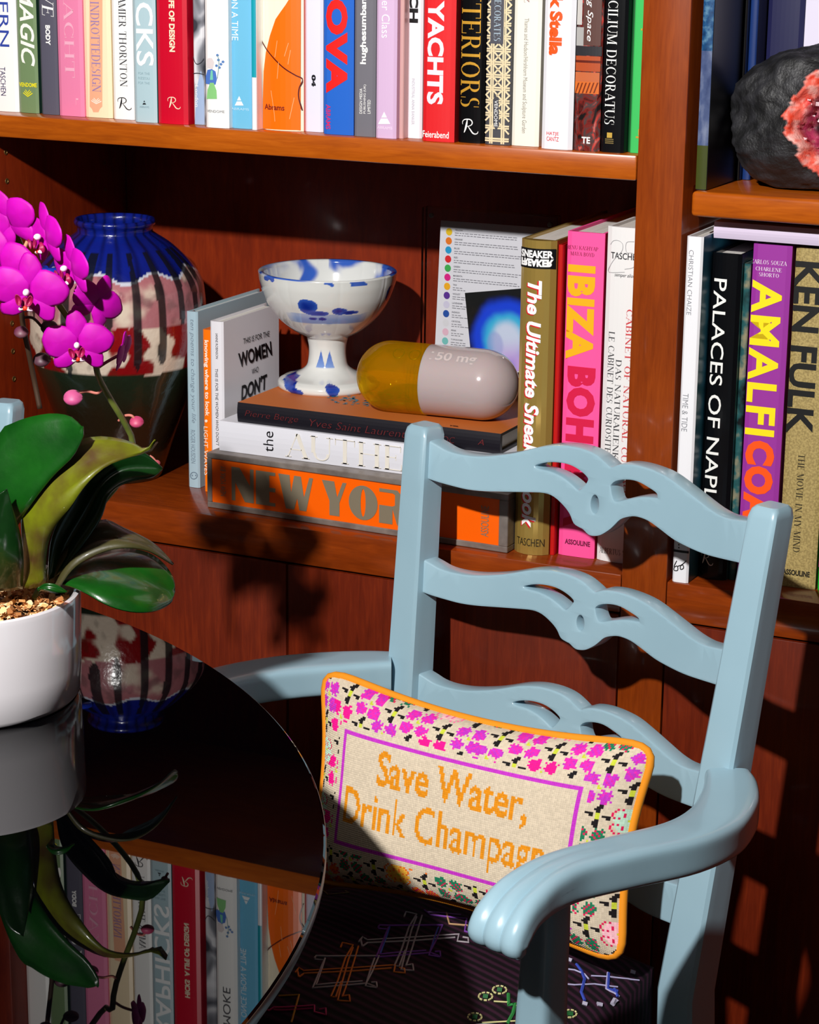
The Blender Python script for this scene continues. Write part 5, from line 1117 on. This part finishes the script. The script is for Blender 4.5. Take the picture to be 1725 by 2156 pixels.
    leafm([(120, 1222, .01), (160, 1188, .03), (205, 1166, .045), (260, 1154, .055), (310, 1162, .055), (345, 1186, .05), (366, 1218, .04), (369, 1242, .035)],
          [(120, 1226, .0), (165, 1208, .01), (210, 1196, .02), (260, 1207, .022), (320, 1228, .025), (369, 1244, .034)],
          [(120, 1230, .0), (150, 1235, -.01), (185, 1250, -.02), (215, 1267, -.025), (250, 1281, -.025), (290, 1288, -.02), (330, 1285, -.005), (360, 1270, .02), (369, 1246, .033)], mt=G1, label='low bright green leaf leaning right')
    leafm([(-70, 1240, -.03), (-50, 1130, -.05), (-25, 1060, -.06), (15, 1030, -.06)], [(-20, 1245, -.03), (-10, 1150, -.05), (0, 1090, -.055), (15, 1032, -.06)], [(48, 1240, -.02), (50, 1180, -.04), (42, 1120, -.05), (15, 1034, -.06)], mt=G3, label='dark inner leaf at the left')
    leafm([(80, 1240, -.06), (100, 1228, -.06), (122, 1232, -.06), (142, 1245, -.06)], [(80, 1241, -.06), (100, 1236, -.063), (122, 1240, -.063), (142, 1246, -.06)], [(80, 1242, -.06), (98, 1246, -.065), (122, 1250, -.065), (142, 1247, -.06)], mt=G1, n=12)
    SG = lm('stem_green', (96, 112, 44), (130, 140, 60), .45); SD = mat('stem_dark', (60, 40, 24), .6)
    def tb(name, P, r, mt, label=None): return link(name, tubem(resamp([pl(*p) - org for p in P], 40), r, 10), mt, O, label, smooth=2)
    tb('flower_stem', [(72, 1260, .0), (110, 1190, .03), (190, 1090, .05), (262, 1000, .05), (280, 935, .045), (262, 890, .03), (232, 840, .015), (208, 795, .0), (200, 762, -.01), (182, 730, .01), (130, 650, .015), (84, 590, .02), (50, 530, .02), (25, 480, .02), (-30, 430, .02)], .0026, SG)
    tb('flower_stem', [(84, 860, .03), (72, 800, .03), (60, 740, .02), (48, 680, .01), (40, 600, 0), (28, 540, 0)], .0022, SD, 'thin dark second stem')
    tb('flower_stem', [(90, 690, .02), (70, 670, .01), (50, 668, .01)], .0012, SD); tb('support_stake', [(8, 640, .0), (40, 550, .0), (66, 490, .0)], .0016, mat('tan_cane', (196, 140, 104), .6))
    def bud(px, py, d, r, c=(216, 70, 150), stem=None, nm='bud'):
        ctr = pl(px, py, d) - org; bm = bmesh.new(); bmesh.ops.create_uvsphere(bm, u_segments=20, v_segments=12, radius=r)
        for v in bm.verts:
            a = math.atan2(v.co.y, v.co.x); v.co *= 1 + .06 * cos(3 * a); v.co.z *= 1.15; v.co = ctr + RT * v.co.z * -1 + RY * v.co.x + FW * v.co.y
        me = bpy.data.meshes.new('mesh'); bm.to_mesh(me); bm.free(); link(nm, me, noisy('bud_%d_%d' % (c[0], c[1]), [(.3, c), (.7, (min(255, c[0] + 20), c[1] + 50, c[2] + 20))], nscale=60, rough=.5), O, smooth=2)
        if stem: tb('bud_stalk', stem, .0012, mat('stalk_pink', (190, 110, 96), .6))
    bud(154, 838, .0, .0066, (180, 50, 120), stem=[(168, 826, .0), (185, 824, .0), (204, 828, .0), (214, 822, .0)]); bud(288, 889, .03, .0050, (170, 30, 90), stem=[(250, 886, .035), (262, 876, .032), (276, 875, .03), (284, 882, .03)])
    bud(330, 975, .05, .0026, (150, 40, 70), stem=[(315, 960, .05), (322, 965, .05), (330, 975, .05), (338, 988, .05)]); bud(104, 690, .02, .006, (70, 16, 50)); bud(88, 758, .03, .006, (70, 16, 50)); bud(45, 700, .0, .005, (90, 24, 60))
    # flowers
    pet = mat('petal_magenta', (.86, .0, .62), .55, 0, .25); b = pet.node_tree.nodes['Principled BSDF']
    tc = nd(pet, 'ShaderNodeTexCoord'); n1 = nd(pet, 'ShaderNodeTexNoise'); n1.inputs['Scale'].default_value = 60; r1 = ramp(pet, [(.3, (.42, .0, .30)), (.7, (.52, .001, .40))]); lk(pet, tc.outputs['Object'], n1.inputs[0]); lk(pet, n1.outputs[0], r1.inputs[0]); lk(pet, r1.outputs[0], b.inputs['Base Color'])
    b.inputs['Subsurface Weight'].default_value = .15; b.inputs['Subsurface Scale'].default_value = .004
    lipm = mat('lip_crimson', (150, 4, 70), .5); lipw = mat('lip_white', (246, 216, 232), .5); lipy = mat('lip_orange', (226, 50, 20), .5)
    def petal(cx, cy, rx, ry, rot, z0, cup, base=(0, 0), n=7, m_=24):
        V = [(cx, cy, z0)]; F = []
        for i in range(1, n + 1):
            for j in range(m_):
                a = 2 * pi * j / m_; rr_ = i / n; sq = 1 + .06 * cos(3 * a) + .02 * sin(7 * a) * rr_
                x = rx * rr_ * cos(a) * sq; y = ry * rr_ * sin(a) * sq; X = cx + x * cos(rot) - y * sin(rot); Y = cy + x * sin(rot) + y * cos(rot)
                V.append((X, Y, z0 - cup * rr_ ** 2 + .04 * cup * sin(5 * a) * rr_))
        for j in range(m_): F.append((0, 1 + j, 1 + (j + 1) % m_))
        for i in range(n - 1):
            for j in range(m_): a = 1 + i * m_ + j; b_ = 1 + i * m_ + (j + 1) % m_; F.append((a, a + m_, b_ + m_, b_))
        return V, F
    def flower(px, py, d, Wd, nrm, roll=0.0, back=False, label=None, up=None):
        """nrm = (right, up, toward viewer) weights of the facing direction"""
        ctr = pl(px, py, d) - org; N = (RT * nrm[0] + Vector((0, 0, 1)) * nrm[1] - FW * nrm[2]).normalized(); U = Vector((0, 0, 1)); X = U.cross(N).normalized(); Y_ = N.cross(X).normalized()
        X, Y_ = X * cos(roll) + Y_ * sin(roll), Y_ * cos(roll) - X * sin(roll)
        E = bpy.data.objects.new('flower', None); COL.objects.link(E); E.parent = O; E.location = ctr; E.empty_display_size = .01
        if label: E['label'] = label
        def add(nm, VF, mt, th=.0005):
            V, F = VF; me = mesh([X * (v[0] * Wd) + Y_ * (v[1] * Wd) + N * (v[2] * Wd) for v in V], F)
            if th:
                bm = bmesh.new(); bm.from_mesh(me); bmesh.ops.solidify(bm, geom=bm.faces[:], thickness=th); bm.to_mesh(me); bm.free()
            o_ = link(nm, me, mt, E, smooth=2); return o_
        add('sepal', petal(0, .27, .16, .25, 0, -.03, .05), pet); add('sepal', petal(-.17, -.16, .15, .25, -.75, -.03, .05), pet); add('sepal', petal(.17, -.16, .15, .25, .75, -.03, .05), pet)
        add('petal', petal(-.26, .06, .27, .25, .12, .0, .06), pet); add('petal', petal(.26, .06, .27, .25, -.12, .0, .06), pet)
        if back: return
        add('lip', petal(0, -.16, .085, .10, 0, .10, .08), lipm); add('lip', petal(-.075, -.07, .035, .075, .3, .14, -.04), lipm); add('lip', petal(.075, -.07, .035, .075, -.3, .14, -.04), lipm)
        add('lip_edge', petal(-.05, -.205, .05, .03, .3, .12, .04), lipw); add('lip_edge', petal(.05, -.205, .05, .03, -.3, .12, .04), lipw); add('lip_spot', petal(0, -.19, .035, .035, 0, .125, .02), lipy)
        bm = bmesh.new(); bmesh.ops.create_uvsphere(bm, u_segments=14, v_segments=8, radius=1); V = [(v.co.x * .045, .015 + v.co.y * .05, .07 + v.co.z * .06) for v in bm.verts]; F = [tuple(v.index for v in f.verts) for f in bm.faces]; bm.free(); add('column', (V, F), lipw, 0)
    flower(163, 727, -.045, .054, (.05, -.05, 1), .06, label='lowest open flower, facing forward')
    flower(58, 616, -.06, .060, (-.1, -.05, 1), -.08)
    flower(143, 566, -.035, .052, (-.95, -.1, .75), .1)
    flower(88, 500, -.02, .054, (-.95, -.05, .7), .15)
    flower(206, 640, -.02, .046, (.55, -.1, .8), -.5, back=True)
    flower(14, 472, .0, .056, (-.35, -.1, .6), .4, back=True)
    flower(-5, 560, -.03, .058, (-.3, 0, 1), .1)
    flower(266, 742, -.0, .036, (.95, -.2, .15), .2, back=True, label='half open flower seen from the side')
    tb('bud_stalk', [(204, 776, -.005), (225, 762, -.005), (250, 748, -.002), (258, 742, 0)], .0013, mat('stalk_rose', (150, 50, 80), .6))

# ------------------------------------------------------------------ build
build_room(); build_bookcase(); build_table()
G = 'pale blue ladder-back dining chairs'
ch = make_chair('pale blue ladder-back armchair holding the needlepoint cushion', G, C1L, PHI)
def copy_tree(o, par=None):
    c = o.copy(); COL.objects.link(c); c.parent = par
    for k in o.children: copy_tree(k, c)
    return c
c2 = copy_tree(ch); c2.rotation_euler = (0, 0, .12); c2['label'] = 'pale blue armchair at the left edge, only a post top showing'
p = Vector((-.6405, -.146, 0)); A2 = Vector((cos(.12), sin(.12), 0)); B2 = Vector((-sin(.12), cos(.12), 0)); c2.location = p - A2 * .213 - B2 * .024
c3 = copy_tree(ch); c3.rotation_euler = (0, 0, -1.57); c3.location = (.5525, -1.049, 0); c3['label'] = 'pale blue armchair below the frame, only a fluted hand rest showing'
embroidery(ch)
build_cushion(); build_vase(); build_bowl(); build_capsule(); build_frame(); lower_books(); top_shelf_books(); build_right_shelf(); build_orchid()
# parts of nested empties (thing > flower > petal) stay within three levels
